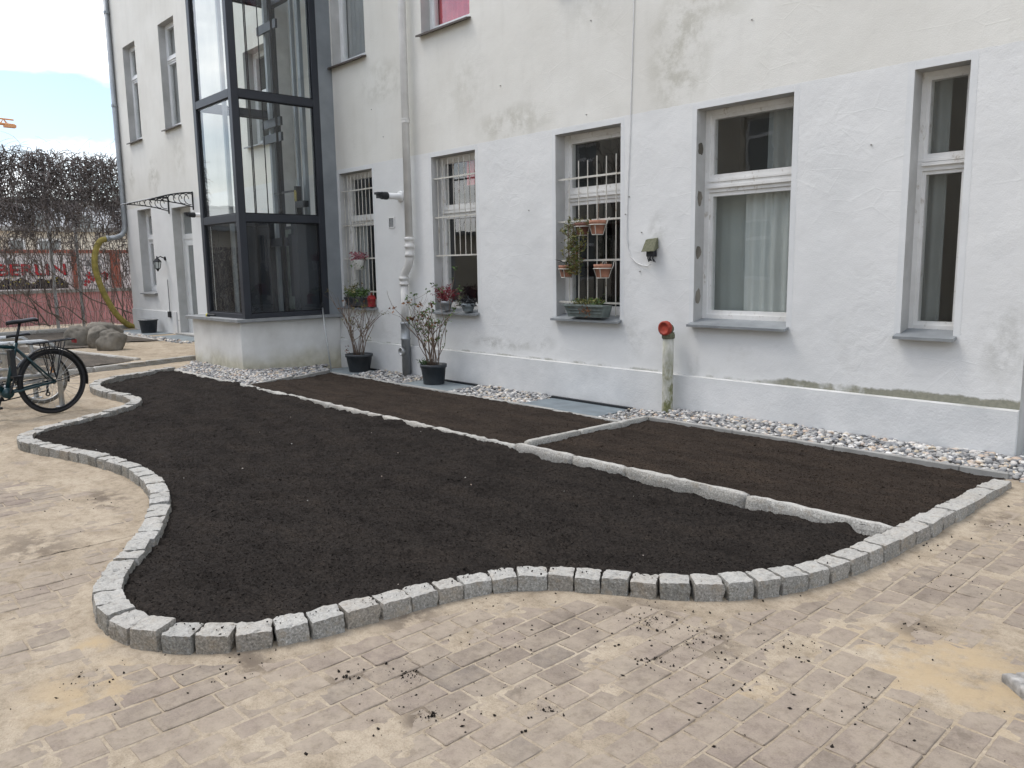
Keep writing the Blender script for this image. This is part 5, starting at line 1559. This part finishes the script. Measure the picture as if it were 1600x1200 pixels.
# ------------------------------------------------------------------ bicycles and hoops
def bicycle(label, loc, yaw, sc, paint, rack=True, refl=False, tyre='rubber'):
    """x forward, rear wheel touches the ground at the origin"""
    t2 = thing('bicycle', label, 'bicycle', loc, yaw)
    t2.scale = (sc, sc, sc)
    R = .35
    RA = Vector((0, 0, R)); FA = Vector((1.08, 0, R)); BB = Vector((.455, 0, .285)); ST = Vector((.325, 0, .76)); HT = Vector((.875, 0, .84)); HB = Vector((.915, 0, .70))
    m = MB()
    m.tube([BB, ST + (ST - BB).normalized() * .03], .021, 10); m.tube([BB, HB], .030, 10); m.tube([ST - Vector((0, 0, .02)), HT - Vector((0, 0, .02))], .020, 10); m.tube([HT + Vector((-.01, 0, .03)), HB + Vector((.008, 0, -.04))], .026, 10)
    for s2 in (-1, 1):
        m.tube([BB + Vector((0, s2 * .03, 0)), BB + Vector((-.10, s2 * .05, .01)), RA + Vector((0, s2 * .065, 0))], .012, 8)
        m.tube([ST + Vector((0, s2 * .02, -.03)), RA + Vector((0, s2 * .065, 0))], .0105, 8)
    m.tube([BB + Vector((0, -.05, 0)), BB + Vector((0, .05, 0))], .055, 14)
    m.build('frame', paint, t2, True)
    m = MB()
    for s2 in (-1, 1):
        m.tube([HB + Vector((.008, s2 * .045, -.05)), HB + Vector((.06, s2 * .055, -.18)), FA + Vector((0, s2 * .055, 0))], .014, 8)
    m.build('fork', paint, t2, True)
    for cen in (RA, FA):
        m = MB(); m.ring(cen, (1, 0, 0), (0, 0, 1), R - .021, .021, 56, 9); wh = m.build('wheel', MAT[tyre], t2, True)
        m = MB(); m.ring(cen, (1, 0, 0), (0, 0, 1), R - .050, .011, 56, 6); m.build('rim', MAT['blackmetal'] if sc > 1 else MAT['steel'], wh, True)
        m = MB(); m.ring(cen, (1, 0, 0), (0, 0, 1), R - .030, .0185, 56, 4); m.build('sidewall_stripe', MAT['steel'], wh, True) if False else None
        m = MB()
        for k in range(28):
            a_ = 2 * math.pi * k / 28; b_ = a_ + (.5 if k % 2 else -.5); s2 = .025 if (k // 2) % 2 else -.025
            m.tube([cen + Vector((.022 * math.cos(b_), s2, .022 * math.sin(b_))), cen + Vector(((R - .055) * math.cos(a_), 0, (R - .055) * math.sin(a_)))], .0016, 4)
        m.build('spokes', MAT['steel'], wh)
        m = MB(); m.lathe([(.012, -.06), (.028, -.035), (.024, -.02), (.024, .02), (.03, .035), (.012, .06)], tuple(cen), 12, 'y'); m.build('hub', MAT['blackmetal'], wh, True)
    m = MB(); m.tube([ST, Vector((.262, 0, .985)), ], .0145, 8); m.build('seat_post', MAT['blackmetal'], t2, True)
    # saddle
    m = MB(); prof = [(-.13, .072, .012), (-.10, .078, .016), (-.04, .066, .010), (.02, .040, .002), (.08, .024, .0), (.14, .018, -.006), (.155, .010, -.012)]
    v = []; f = []
    for (x, w_, dz_) in prof:
        for k in range(8):
            a_ = 2 * math.pi * k / 8
            v.append((.235 + x, w_ * math.cos(a_), 1.0 + dz_ + .022 * math.sin(a_)))
    for i_ in range(len(prof) - 1):
        for k in range(8):
            k2 = (k + 1) % 8; f.append((i_ * 8 + k, i_ * 8 + k2, (i_ + 1) * 8 + k2, (i_ + 1) * 8 + k))
    f.append(tuple(range(8))); f.append(tuple((len(prof) - 1) * 8 + k for k in range(8)))
    m.add(v, f); m.build('saddle', MAT['blackmetal'], t2, True)
    # crank, pedals, chain
    m = MB(); m.ring(BB + Vector((0, -.065, 0)), (1, 0, 0), (0, 0, 1), .085, .008, 30, 5)
    for k in range(5):
        a_ = k * 1.257; m.tube([BB + Vector((0, -.065, 0)), BB + Vector((.085 * math.cos(a_), -.065, .085 * math.sin(a_)))], .007, 5)
    cr_ = m.build('chainring', MAT['blackmetal'], t2, True)
    m = MB(); m.tube([BB + Vector((0, -.08, 0)), BB + Vector((.06, -.085, -.16))], .011, 6); m.tube([BB + Vector((0, .08, 0)), BB + Vector((-.06, .085, .16))], .011, 6); ck = m.build('crank', MAT['blackmetal'], t2)
    m = MB(); c0 = BB + Vector((.06, -.13, -.165)); m.box(c0.x - .045, c0.x + .045, c0.y - .04, c0.y + .04, c0.z - .012, c0.z + .012); c0 = BB + Vector((-.06, .13, .165)); m.box(c0.x - .045, c0.x + .045, c0.y - .04, c0.y + .04, c0.z - .012, c0.z + .012); m.build('pedal', MAT['blackmetal'], ck)
    m = MB(); m.tube([BB + Vector((-.02, -.065, .083)), RA + Vector((0, -.06, .035))], .006, 4); m.tube([BB + Vector((-.02, -.065, -.083)), RA + Vector((.02, -.06, -.10))], .006, 4); m.build('chain', MAT['blackmetal'], t2)
    m = MB(); m.tube([RA + Vector((0, -.06, 0)), RA + Vector((.03, -.065, -.06)), RA + Vector((.03, -.065, -.13))], .012, 6); m.ring(RA + Vector((.03, -.065, -.14)), (1, 0, 0), (0, 0, 1), .02, .007, 12, 5); m.build('derailleur', MAT['blackmetal'], t2, True)
    # bars
    m = MB(); m.tube([HT, HT + Vector((-.02, 0, .12)), HT + Vector((.03, 0, .15))], .014, 8); m.tube([HT + Vector((-.10, -.30, .17)), HT + Vector((.0, -.12, .155)), HT + Vector((.03, 0, .15)), HT + Vector((.0, .12, .155)), HT + Vector((-.10, .30, .17))], .012, 8); hb_ = m.build('handlebar', MAT['blackmetal'], t2, True)
    for s2 in (-1, 1):
        m = MB(); m.tube([HT + Vector((-.06, s2 * .23, .165)), HT + Vector((-.115, s2 * .33, .172))], .017, 8); m.build('grip', MAT['rubber'], hb_, True)
    # mudguards
    for cen, a0, a1 in ((RA, math.radians(-12 + 180) - math.pi, math.radians(150)), (FA, math.radians(20), math.radians(170))):
        m = MB(); v = []; n = 26
        for i_ in range(n + 1):
            a_ = math.pi - (a0 + (a1 - a0) * i_ / n)
            d = Vector((math.cos(a_), 0, math.sin(a_)))
            for (w_, rr2) in ((-.028, R + .008), (-.015, R + .022), (.015, R + .022), (.028, R + .008)):
                v.append(cen + d * rr2 + Vector((0, w_, 0)))
        m.add(v, [(4 * i_ + k, 4 * i_ + k + 1, 4 * i_ + 5 + k, 4 * i_ + 4 + k) for i_ in range(n) for k in range(3)]); m.build('mudguard', MAT['blackmetal'], t2, True)
    m = MB()
    for s2 in (-1, 1): m.tube([RA + Vector((0, s2 * .06, 0)), RA + Vector((-R - .005, s2 * .02, -.01 + .06))], .0045, 5)
    m.build('mudguard_stay', MAT['blackmetal'], t2)
    if rack:
        m = MB()
        for s2 in (-.055, -.018, .018, .055): m.tube([(.20, s2, .762), (-.25, s2, .785)], .0065, 6)
        for x in (.18, 0.0, -.22): m.tube([(x, -.06, .765 + (.2 - x) * .05), (x, .06, .765 + (.2 - x) * .05)], .0065, 6)
        for s2 in (-1, 1):
            for x in (.07, .03, -.10, -.14): m.tube([RA + Vector((-.01, s2 * .075, .03)), (x, s2 * .06, .77)], .0055, 5)
        m.build('luggage_rack', MAT['blackmetal'], t2)
        m = MB(); m.box(-.272, -.255, -.04, .04, .74, .78); m.build('rear_light', MAT['redmetal'], t2)
        m = MB(); m.box(.352, .40, -.035, .035, .40, .72); m.build('lock_case', MAT['black'], t2)
        m = MB(); m.tube([(.375, .0, .70), (.385, 0, .80)], .012, 6); m.build('lock_key', MAT['steel'], t2)
    if refl:
        m = MB(); m.box(-.17, -.13, -.012, .012, .42, .52); m.build('reflector', MAT['reflector'], t2)
    return t2
ang = math.atan2(-.97, .20)
bicycle('dark teal bicycle with black luggage rack in front of the hoops', (-10.16, -4.94, .004), ang, 1.07, MAT['teal'])
bicycle('smaller bicycle with a pale rear tyre and orange reflector behind the teal one', (-11.05, -4.86, .004), math.atan2(-.98, .12), .86, MAT['steel'], False, True, 'boulder')
for k, (x, y, lab) in enumerate([(-10.62, -4.76, 'galvanised bicycle hoop nearest the teal bicycle'), (-11.62, -4.82, 'galvanised bicycle hoop second from the teal bicycle'), (-12.7, -4.95, 'galvanised bicycle hoop farthest from the teal bicycle')]):
    t2 = thing('bicycle_hoop', lab, 'bicycle stand', (x, y, 0), 0, 'bicycle hoops by the wavy bed')
    m = MB(); L = 1.5; Hh = .80
    pts = [(0, 0, -.05), (0, 0, Hh - .16)] + [(0, -.16 + .16 * math.cos(a_), Hh - .16 + .16 * math.sin(a_)) for a_ in [math.pi * .125 * j for j in range(1, 5)]]
    pts += [(0, -L + .16 + .16 * math.cos(a_), Hh - .16 + .16 * math.sin(a_)) for a_ in [math.pi * .5 + math.pi * .125 * j for j in range(0, 5)]] + [(0, -L, -.05)]
    m.tube(pts, .030, 10); m.build('hoop', MAT['steel'], t2, True)
    m = MB(); m.tube([(0, -.02, .40), (0, -L + .02, .40)], .024, 8); m.build('crossbar', MAT['steel'], t2, True)
    for y2 in (0, -L):
        m = MB(); m.lathe([(.07, .0), (.07, .012), (.034, .014)], (0, y2, .002), 14); m.build('foot', MAT['steel'], t2)

# ------------------------------------------------------------------ far terrace: kerbs, beds, boulders
kf = thing('stone_kerb', 'low kerb step crossing the sandy paving left of the lift', 'kerb')
kerb_line(kf, (-13.4, -6.4, .085), (-14.0, -3.5, .085), [1.0], .10, .16, .008, MAT['kerb'])
kerb_line(kf, (-14.0, -3.5, .085), (-14.55, -1.3, .085), [1.0], .10, .16, .008, MAT['kerb'])
kf = thing('stone_kerb', 'narrow kerb between two grey soil beds beside the boulders', 'kerb')
kerb_line(kf, (-21.2, -3.75, .125), (-14.5, -2.63, .115), [1.0], .10, .16, .008, MAT['kerb'])
kf = thing('stone_kerb', 'long pale kerb at the foot of the overgrown fence', 'kerb')
kerb_line(kf, (-22.0, -6.5, .20), (-22.9, -1.5, .19), [1.0], .12, .26, .008, MAT['kerb'])
kerb_line(kf, (-22.9, -1.5, .19), (-23.0, -.10, .17), [1.0], .12, .26, .008, MAT['kerb'])
kf = thing('stone_kerb', 'slanting kerb between boulder bed and the house slabs', 'kerb')
kerb_line(kf, (-22.4, -1.1, .13), (-18.1, -.98, .10), [1.0], .10, .16, .008, MAT['kerb'])
def fh(x, y): return .088 + .02 * fbm(x * 1.5, y * 3, 81, 3) + .012 * fbm(x * 7, y * 7, 83, 3)
tag(grid_sheet('soil', -21.5, -13.5, -7.0, -2.5, .05, lambda x, y: inside(x, y, [(-21.0, -3.8), (-14.5, -2.68), (-14.05, -3.5), (-13.5, -6.3), (-20.5, -6.3)]), fh, MAT['soil_grey']), 'grey-brown soil bed behind the bicycles', 'soil', kind='stuff')
tag(grid_sheet('soil', -22.9, -17.8, -4.2, -.9, .05, lambda x, y: inside(x, y, [(-22.7, -3.4), (-22.8, -1.1), (-18.1, -1.02), (-18.6, -1.9), (-17.2, -3.0), (-21.2, -3.7)]), lambda x, y: fh(x, y) + .004, MAT['soil_grey']), 'grey soil bed behind the boulders below the fence', 'soil', kind='stuff')
def boulder(name, label, loc, dims, seed, yaw):
    from mathutils import noise
    bm = bmesh.new(); bmesh.ops.create_icosphere(bm, subdivisions=4, radius=1)
    for v in bm.verts:
        c = v.co.copy()
        p = Vector((math.copysign(abs(c.x) ** .82, c.x), math.copysign(abs(c.y) ** .82, c.y), math.copysign(abs(c.z) ** .85, c.z)))
        p *= .9 + .22 * noise.noise(c * 1.3 + Vector((seed, 0, 0))) + .09 * noise.noise(c * 3.1 + Vector((0, seed, 0))) + .03 * noise.noise(c * 9) + .015 * noise.noise(c * 23)
        if p.z < -.6: p.z = -.6
        v.co = Vector((p.x * dims[0], p.y * dims[1], (p.z + .6) * dims[2]))
    tag(bm_obj(bm, name, MAT['boulder'], None, True, loc, (0, 0, yaw)), label, 'boulder', 'boulders on the far terrace')
boulder('boulder', 'rounded boulder nearest the lift in the row of boulders', (-16.9, -2.36, .06), (.27, .27, .27), 1.3, .3)
boulder('boulder', 'boulder between the foremost one and the dark one', (-17.62, -2.36, .06), (.25, .22, .30), 4.1, 1.2)
boulder('boulder', 'leftmost squat boulder beside the narrow kerb', (-18.55, -2.55, .06), (.27, .26, .28), 7.7, .8)
boulder('boulder', 'long dark boulder at the back of the row', (-19.2, -1.85, .06), (.52, .32, .30), 9.2, .5)

# ------------------------------------------------------------------ fence with dry creeper
FX = -24.0
fence = thing('mesh_fence', 'tall wire mesh fence with steel posts at the end of the yard', 'fence', (FX, 0, 0))
FY0, FY1, FH = -9.6, 1.4, 4.72
for (y, hgt, w) in ((-1.62, 4.7, .075), (-.99, 2.75, .065), (.62, 4.7, .07), (-4.2, 4.7, .075)):
    m = MB(); m.box(-.03, .03, y - w / 2, y + w / 2, 0, hgt); m.build('post', MAT['steel'], fence)
m = MB(); n = int((FY1 - FY0) / .115)
for i_ in range(n + 1):
    y = FY0 + (FY1 - FY0) * i_ / n
    m.box(.032, .038, y - .0028, y + .0028, .12, FH if y > -6 else 2.4)
z = .2
while z < FH:
    m.box(.041, .049, FY0 if z < 2.4 else -6.0, FY1, z - .0028, z + .0028); z += .33
mo = m.build('wire_mesh', MAT['steel'], fence); mo['kind'] = 'stuff'
creep = thing('dry_creeper', 'leafless brown creeper hanging thick over the wire fence', 'climbing plant', (FX, 0, 0))
r = random.Random(77)
m = MB()
for k in range(900):                                        # hanging stems
    y = r.uniform(FY0, FY1); z = r.uniform(2.2, 4.75) if r.random() < .75 else r.uniform(.6, 2.6)
    if y < -6: z = min(z, 2.3)
    L = r.uniform(.9, 3.2); x = r.uniform(.03, .12)
    pts = [(x, y, z)]
    n = max(4, int(L / .16))
    dy = r.gauss(0, .04)
    for i_ in range(n):
        dy += r.gauss(0, .035); dy *= .8
        y += dy; z -= L / n; x = max(.0, x + r.gauss(0, .015))
        if z < .1: break
        pts.append((x, y, z))
    if len(pts) > 2: m.tube(pts, [max(.0035, .010 * r.uniform(.5, 1) * (1 - .5 * i_ / len(pts))) for i_ in range(len(pts))], 3, False)
for k in range(26):                                         # thick woody runners
    y = r.uniform(FY0, FY1); z = r.uniform(.1, .4); x = .07
    pts = [(x, y, z)]; dy = r.gauss(0, .15); dz_ = r.uniform(.05, .22)
    for i_ in range(16):
        dy += r.gauss(0, .05); dz_ += r.gauss(.0, .04); y += dy * .6; z = min(4.6, max(.08, z + dz_ * .9)); pts.append((x, y, z))
    m.tube(pts, [.020 - .0009 * i_ for i_ in range(17)], 4, False)
so_ = m.build('stems', MAT['vine'], creep)
m = MB()
for k in range(11500):                                       # dense mat along the top
    y = r.uniform(-6.0, FY1)
    hang = 1.30 + .12 * math.sin(y * 2.1) + .18 * math.sin(y * 5.3 + 1) + .15 * math.sin(y * 11)
    u = r.random() ** .9 if r.random() < .72 else r.random() * 1.6
    z = 4.72 - hang * 1.25 * u
    d = Vector((r.gauss(0, .5), r.gauss(0, .6), r.gauss(-.35, .7))).normalized()
    L = r.uniform(.12, .40); p = Vector((r.uniform(-.10, .30) * (1 - .5 * u), y, z))
    q = p + d * L * .5 + Vector((0, r.gauss(0, .03), r.gauss(0, .02))); e_ = q + (d + Vector((0, r.gauss(0, .5), -.35))).normalized() * L * .5
    q.z = min(q.z, 4.80); e_.z = min(e_.z, 4.82)
    m.tube([p, q, e_], [.011 * r.uniform(.6, 1.3), .010, .006], 3, False)
tw = m.build('twig_mat', MAT['vine_dark'], creep); tw['kind'] = 'stuff'
m = MB()
for k in range(1300):                                       # fine twigs lower down
    y = r.uniform(FY0, FY1); z = .15 + (4.0 if y > -6 else 2.1) * r.random() ** .8
    d = Vector((r.gauss(0, .25), r.gauss(0, .7), r.gauss(-.1, .8))).normalized(); L = r.uniform(.1, .38)
    p = Vector((r.uniform(.0, .12), y, z)); m.tube([p, p + d * L * .5 + Vector((0, r.gauss(0, .03), 0)), p + d * L], [.0055, .005, .003], 3, False)
tw = m.build('fine_twigs', MAT['vine'], creep); tw['kind'] = 'stuff'
m = MB()
for k in range(95):                                         # stray shoots against the sky
    y = r.uniform(-6, FY1); p = Vector((.05, y, 4.72)); pts = [p]; d = Vector((0, r.gauss(0, .7), 1)).normalized(); L = r.uniform(.15, .62)
    for i_ in range(7):
        d = (d + Vector((r.gauss(0, .1), r.gauss(0, .28) + (.1 if d.y > 0 else -.1), -.13))).normalized(); p = p + d * L / 6; pts.append(p)
    m.tube(pts, [.0042, .004, .0038, .0035, .0032, .003, .0026, .002], 3, False)
tw = m.build('shoots', MAT['vine'], creep); tw['kind'] = 'stuff'

# beyond the fence: pink wall, graffiti wall, buildings, crane
pw = thing('pink_wall', 'low pink wall behind the wire fence', 'wall', (-27.2, 0, 0))
m = MB(); m.box(-.2, 0, -6.5, 6, -.1, 1.0); m.build('masonry', MAT['pinkwall'], pw)
m = MB(); m.box(-.25, .05, -6.5, 6, 1.002, 1.10); m.build('coping', MAT['concrete'], pw)
gw = thing('graffiti_wall', 'whitewashed yard wall with red and black BERLIN graffiti behind the fence', 'wall', (-29.0, 0, 0))
m = MB(); m.box(-.25, 0, -9, 6, -.1, 2.24); m.build('masonry', MAT['whitewall'], gw)
m = MB(); m.box(-.3, .06, -9, 6, 2.242, 2.34); m.build('coping', MAT['brickred'], gw)
for (y0, y1) in ((.10, .26), (1.28, 1.56)):
    m = MB(); m.box(.0, .09, y0, y1, .9, 2.30); m.build('pillar', MAT['brickred'], gw)
tcv = bpy.data.curves.new('lettering', 'FONT'); tcv.body = 'BERLIN'; tcv.size = .80; tcv.extrude = .004; tcv.offset = .012; tcv.space_character = 1.02
to = bpy.data.objects.new('tmp', tcv); COL.objects.link(to)
bpy.context.view_layer.update()
me = bpy.data.meshes.new_from_object(to.evaluated_get(bpy.context.evaluated_depsgraph_get()))
bpy.data.objects.remove(to)
me.materials.clear(); me.materials.append(MAT['lettered_red'])
lo = link('lettering', me, gw, (.012, -2.05, 1.55), (math.pi / 2, 0, math.pi / 2), (.77, .62, 1))
me2 = me.copy(); me2.materials.clear(); me2.materials.append(MAT['spray_black'])
link('lettering_shadow', me2, gw, (.006, -2.02, 1.515), (math.pi / 2, 0, math.pi / 2), (.77, .64, 1))
m = MB(); N_ = 40; v = []
for i_ in range(N_ + 1):
    y = -2.6 + 2.55 * i_ / N_
    v += [(.005, y, 1.11), (.005, y, 1.30 + .14 * abs(math.sin(y * 3.1)) + .06 * math.sin(y * 13))]
m.add(v, [(2 * i_, 2 * i_ + 2, 2 * i_ + 3, 2 * i_ + 1) for i_ in range(N_)]); m.build('painted_skyline', MAT['spray_black'], gw)
m = MB()
for k in range(60):
    y = r.uniform(-2.5, -.1); z = r.uniform(1.22, 1.5); s2 = r.uniform(.012, .028); m.add([(.014, y - s2, z), (.014, y, z - s2), (.014, y + s2, z), (.014, y, z + s2)], [(0, 1, 2, 3)])
m.build('painted_dots', MAT['spray_yellow'], gw)
m = MB(); m.lathe([(.0, -.0), (.10, .0), (.10, .006), (0, .006)], (.0, -1.62 - .06, 1.98), 18, 'x'); m.add([(.009, -1.70, 1.12), (.009, -1.66, 1.12), (.009, -1.675, 1.9), (.009, -1.685, 1.9)], [(0, 1, 2, 3)]); m.build('painted_tower', MAT['spray_grey'], gw)
m = MB()
for k in range(70):
    y = r.uniform(.35, 1.2); z = r.uniform(1.15, 2.15); a_ = r.uniform(0, 6.28); L = r.uniform(.06, .2); w_ = .018
    dy, dz_ = math.cos(a_), math.sin(a_)
    m.add([(.006 + k * .0001, y - dz_ * w_, z + dy * w_), (.006 + k * .0001, y + dz_ * w_, z - dy * w_), (.006 + k * .0001, y + dy * L + dz_ * w_, z + dz_ * L - dy * w_), (.006 + k * .0001, y + dy * L - dz_ * w_, z + dz_ * L + dy * w_)], [(0, 1, 2, 3)])
m.build('scribbles', MAT['spray_grey'], gw)
m = MB()
for k in range(26):
    y = r.uniform(.32, 1.2); z = r.uniform(1.2, 1.6); s2 = r.uniform(.03, .07); m.add([(.016, y - s2, z), (.016, y, z - s2), (.016, y + s2, z), (.016, y, z + s2)], [(0, 1, 2, 3)])
m.build('red_scribbles', MAT['lettered_red'], gw)

sd = thing('yard_shed', 'grey-beige shed beyond the fence mirrored in the lift glass', 'shed', (-26.2, 0, 0))
m = MB(); m.box(-4, 0, -20, -6.6, -.1, 2.9); m.build('wall', MAT['beige'], sd)
m = MB(); m.box(-4.2, .3, -20.2, -6.5, 2.902, 3.05); m.build('roof', MAT['lead'], sd)
def far_house(label, x, y0, y1, h, mat, wins, dep=8):
    t2 = thing('far_house', label, 'building', (x, 0, 0))
    m3 = MB(); m3.box(-dep, 0, y0, y1, -.1, h); m3.build('wall', mat, t2)
    m3 = MB(); m3.box(-dep - .2, .25, y0 - .2, y1 + .2, h + .002, h + .18); m3.build('roof', MAT['concrete'], t2)
    for (a_, b_, c_, d_) in wins:
        m3 = MB(); m3.box(.002, .06, a_, b_, c_, d_); w3 = m3.build('window', MAT['frame_clean'], t2)
        m3 = MB(); m3.box(.061, .07, a_ + .08, b_ - .08, c_ + .08, d_ - .08); m3.build('pane', MAT['frosted'], w3)
far_house('apricot low house behind the graffiti wall', -36, -12, -1.1, 3.55, MAT['apricot'], [(-5, -3.9, 2.4, 3.3), (-2.6, -1.7, 2.4, 3.3)])
far_house('cream low house behind the graffiti wall next to the apricot one', -37.5, -1.0, 12, 3.3, MAT['cream'], [(1.0, 1.9, 2.2, 3.0), (.0, .6, 2.2, 3.0)])
far_house('pale grey block rising behind the low houses', -52, -25, 16, 5.6, MAT['palewall'], [(-6 + 2.4 * k, -4.7 + 2.4 * k, 3.6, 5.0) for k in range(6)])

cr_ = thing('tower_crane', 'orange jib of a distant construction crane in the sky', 'crane', (-150, 18.2, 0.9))
m = MB(); y0, y1 = -30, 5.9; zc = 24.6
for (dx, dz_) in ((-.5, -.3), (.5, -.3), (0, .5)):
    m.tube([(dx, y0, zc + dz_ + .6), (dx, y1, zc + dz_ - .2)], .13, 5)
yy = y0; k = 0
while yy < y1 - 1:
    b_ = .6 - .8 * (yy - y0) / (y1 - y0)
    m.tube([(-.5, yy, zc - .3 + b_), (0, yy + .5, zc + .5 + b_), (.5, yy + 1, zc - .3 + b_)], .08, 4); m.tube([(.5, yy, zc - .3 + b_), (0, yy + .5, zc + .5 + b_), (-.5, yy + 1, zc - .3 + b_)], .08, 4); yy += 1; k += 1
m.build('jib', MAT['orange'], cr_)
m = MB(); m.box(-.6, .6, y1 - 1.4, y1 + .2, zc - .9, zc - .5); m.build('trolley', MAT['orange'], cr_)
m = MB()
for (dx, dy) in ((-.7, -.7), (.7, -.7), (.7, .7), (-.7, .7)): m.tube([(dx, -22 + dy, 0), (dx, -22 + dy, 28)], .16, 5)
for k in range(18): m.tube([(-.7, -22.7, k * 1.5), (.7, -22.7, k * 1.5 + 1.5)], .08, 4); m.tube([(.7, -22.7, k * 1.5), (.7, -21.3, k * 1.5 + 1.5)], .08, 4)
m.build('mast', MAT['orange'], cr_)

# weathered timber lying at the edge of the paving
t2 = thing('timber_offcut', 'weathered grey timber end lying on the paving at the right edge', 'timber', (-.765, -3.85, .004), -.75)
for k, (yy, zz) in enumerate([(0, 0), (.052, .004), (.104, -.002)]):
    me = rough_bar(.55, .05, .055, 40 + k, MAT['oldwood'], .004, .03)
    link('slat', me, t2, (.0, yy - .05, .045 + zz))
me = rough_bar(.20, .04, .035, 51, MAT['oldwood'], .004, .03)
link('batten', me, t2, (.30, -.09, .083), (0, 0, math.pi / 2))

# ------------------------------------------------------------------ across the yard (seen mirrored in the panes)
opp = thing('courtyard_house', 'beige rendered house across the yard mirrored in the window panes', 'building', (0, -18.5, 0))
oh = []
for j, z0 in enumerate((1.0, 4.6, 8.0)):
    for i_ in range(7):
        x = -24 + i_ * 4.1
        oh.append((x, x + 1.15, z0, z0 + 2.1))
m = MB()
wall_with_holes(m, oh, -27, 6, -.2, 9.8 + 1.2, 0, -.22)
m.build('wall', [MAT['beige'], MAT['beige']], opp)
m = MB(); m.box(-27.2, 6.2, -8, .35, 11.002, 11.3); m.build('roof', MAT['lead'], opp)
for (a_, b_, c_, d_) in oh:
    m = MB(); m.box(a_, a_ + .09, -.2, -.12, c_, d_); m.box(b_ - .09, b_, -.2, -.12, c_, d_); m.box(a_ + .09, b_ - .09, -.199, -.121, d_ - .09, d_); m.box(a_ + .09, b_ - .09, -.199, -.121, c_, c_ + .09); m.box(a_ + .09, b_ - .09, -.199, -.121, c_ + 1.4, c_ + 1.52)
    w3 = m.build('window', MAT['frame_clean'], opp)
    m = MB(); m.box(a_ + .09, b_ - .09, -.17, -.16, c_ + .09, d_ - .09); m.build('pane', MAT['frosted'], w3)
def bare_tree(label, loc, h, seed):
    t2 = thing('bare_tree', label, 'tree', loc)
    r2 = random.Random(seed); mt = MB(); mc = MB()
    def grow(p, d, L, rad, lvl, mm):
        pts = [p.copy()]; n = 5
        for i_ in range(n):
            d = (d + Vector((r2.gauss(0, .12), r2.gauss(0, .12), r2.gauss(.04, .06)))).normalized(); p = p + d * L / n; pts.append(p.copy())
        mm.tube(pts, [rad * (1 - .4 * i_ / n) for i_ in range(n + 1)], 6 if lvl < 2 else 3, False)
        if lvl < 5:
            for k in range(r2.choice([2, 3, 3])):
                nd = (d + Vector((r2.gauss(0, .6), r2.gauss(0, .6), r2.gauss(.1, .35)))).normalized()
                grow(pts[r2.choice([3, 4, 5])].copy(), nd, L * r2.uniform(.55, .78), rad * .55, lvl + 1, mc)
    grow(Vector((0, 0, -.1)), Vector((0, 0, 1)), h * .33, .16, 0, mt)
    mt.build('trunk', MAT['bark'], t2, True); mc.build('crown', MAT['vine'], t2, True)
bare_tree('leafless tree in front of the house across the yard', (-17.5, -13.5, 0), 8.0, 4)
bare_tree('smaller leafless tree at the far end of the yard opposite', (-27.5, -11.5, 0), 7.0, 9)
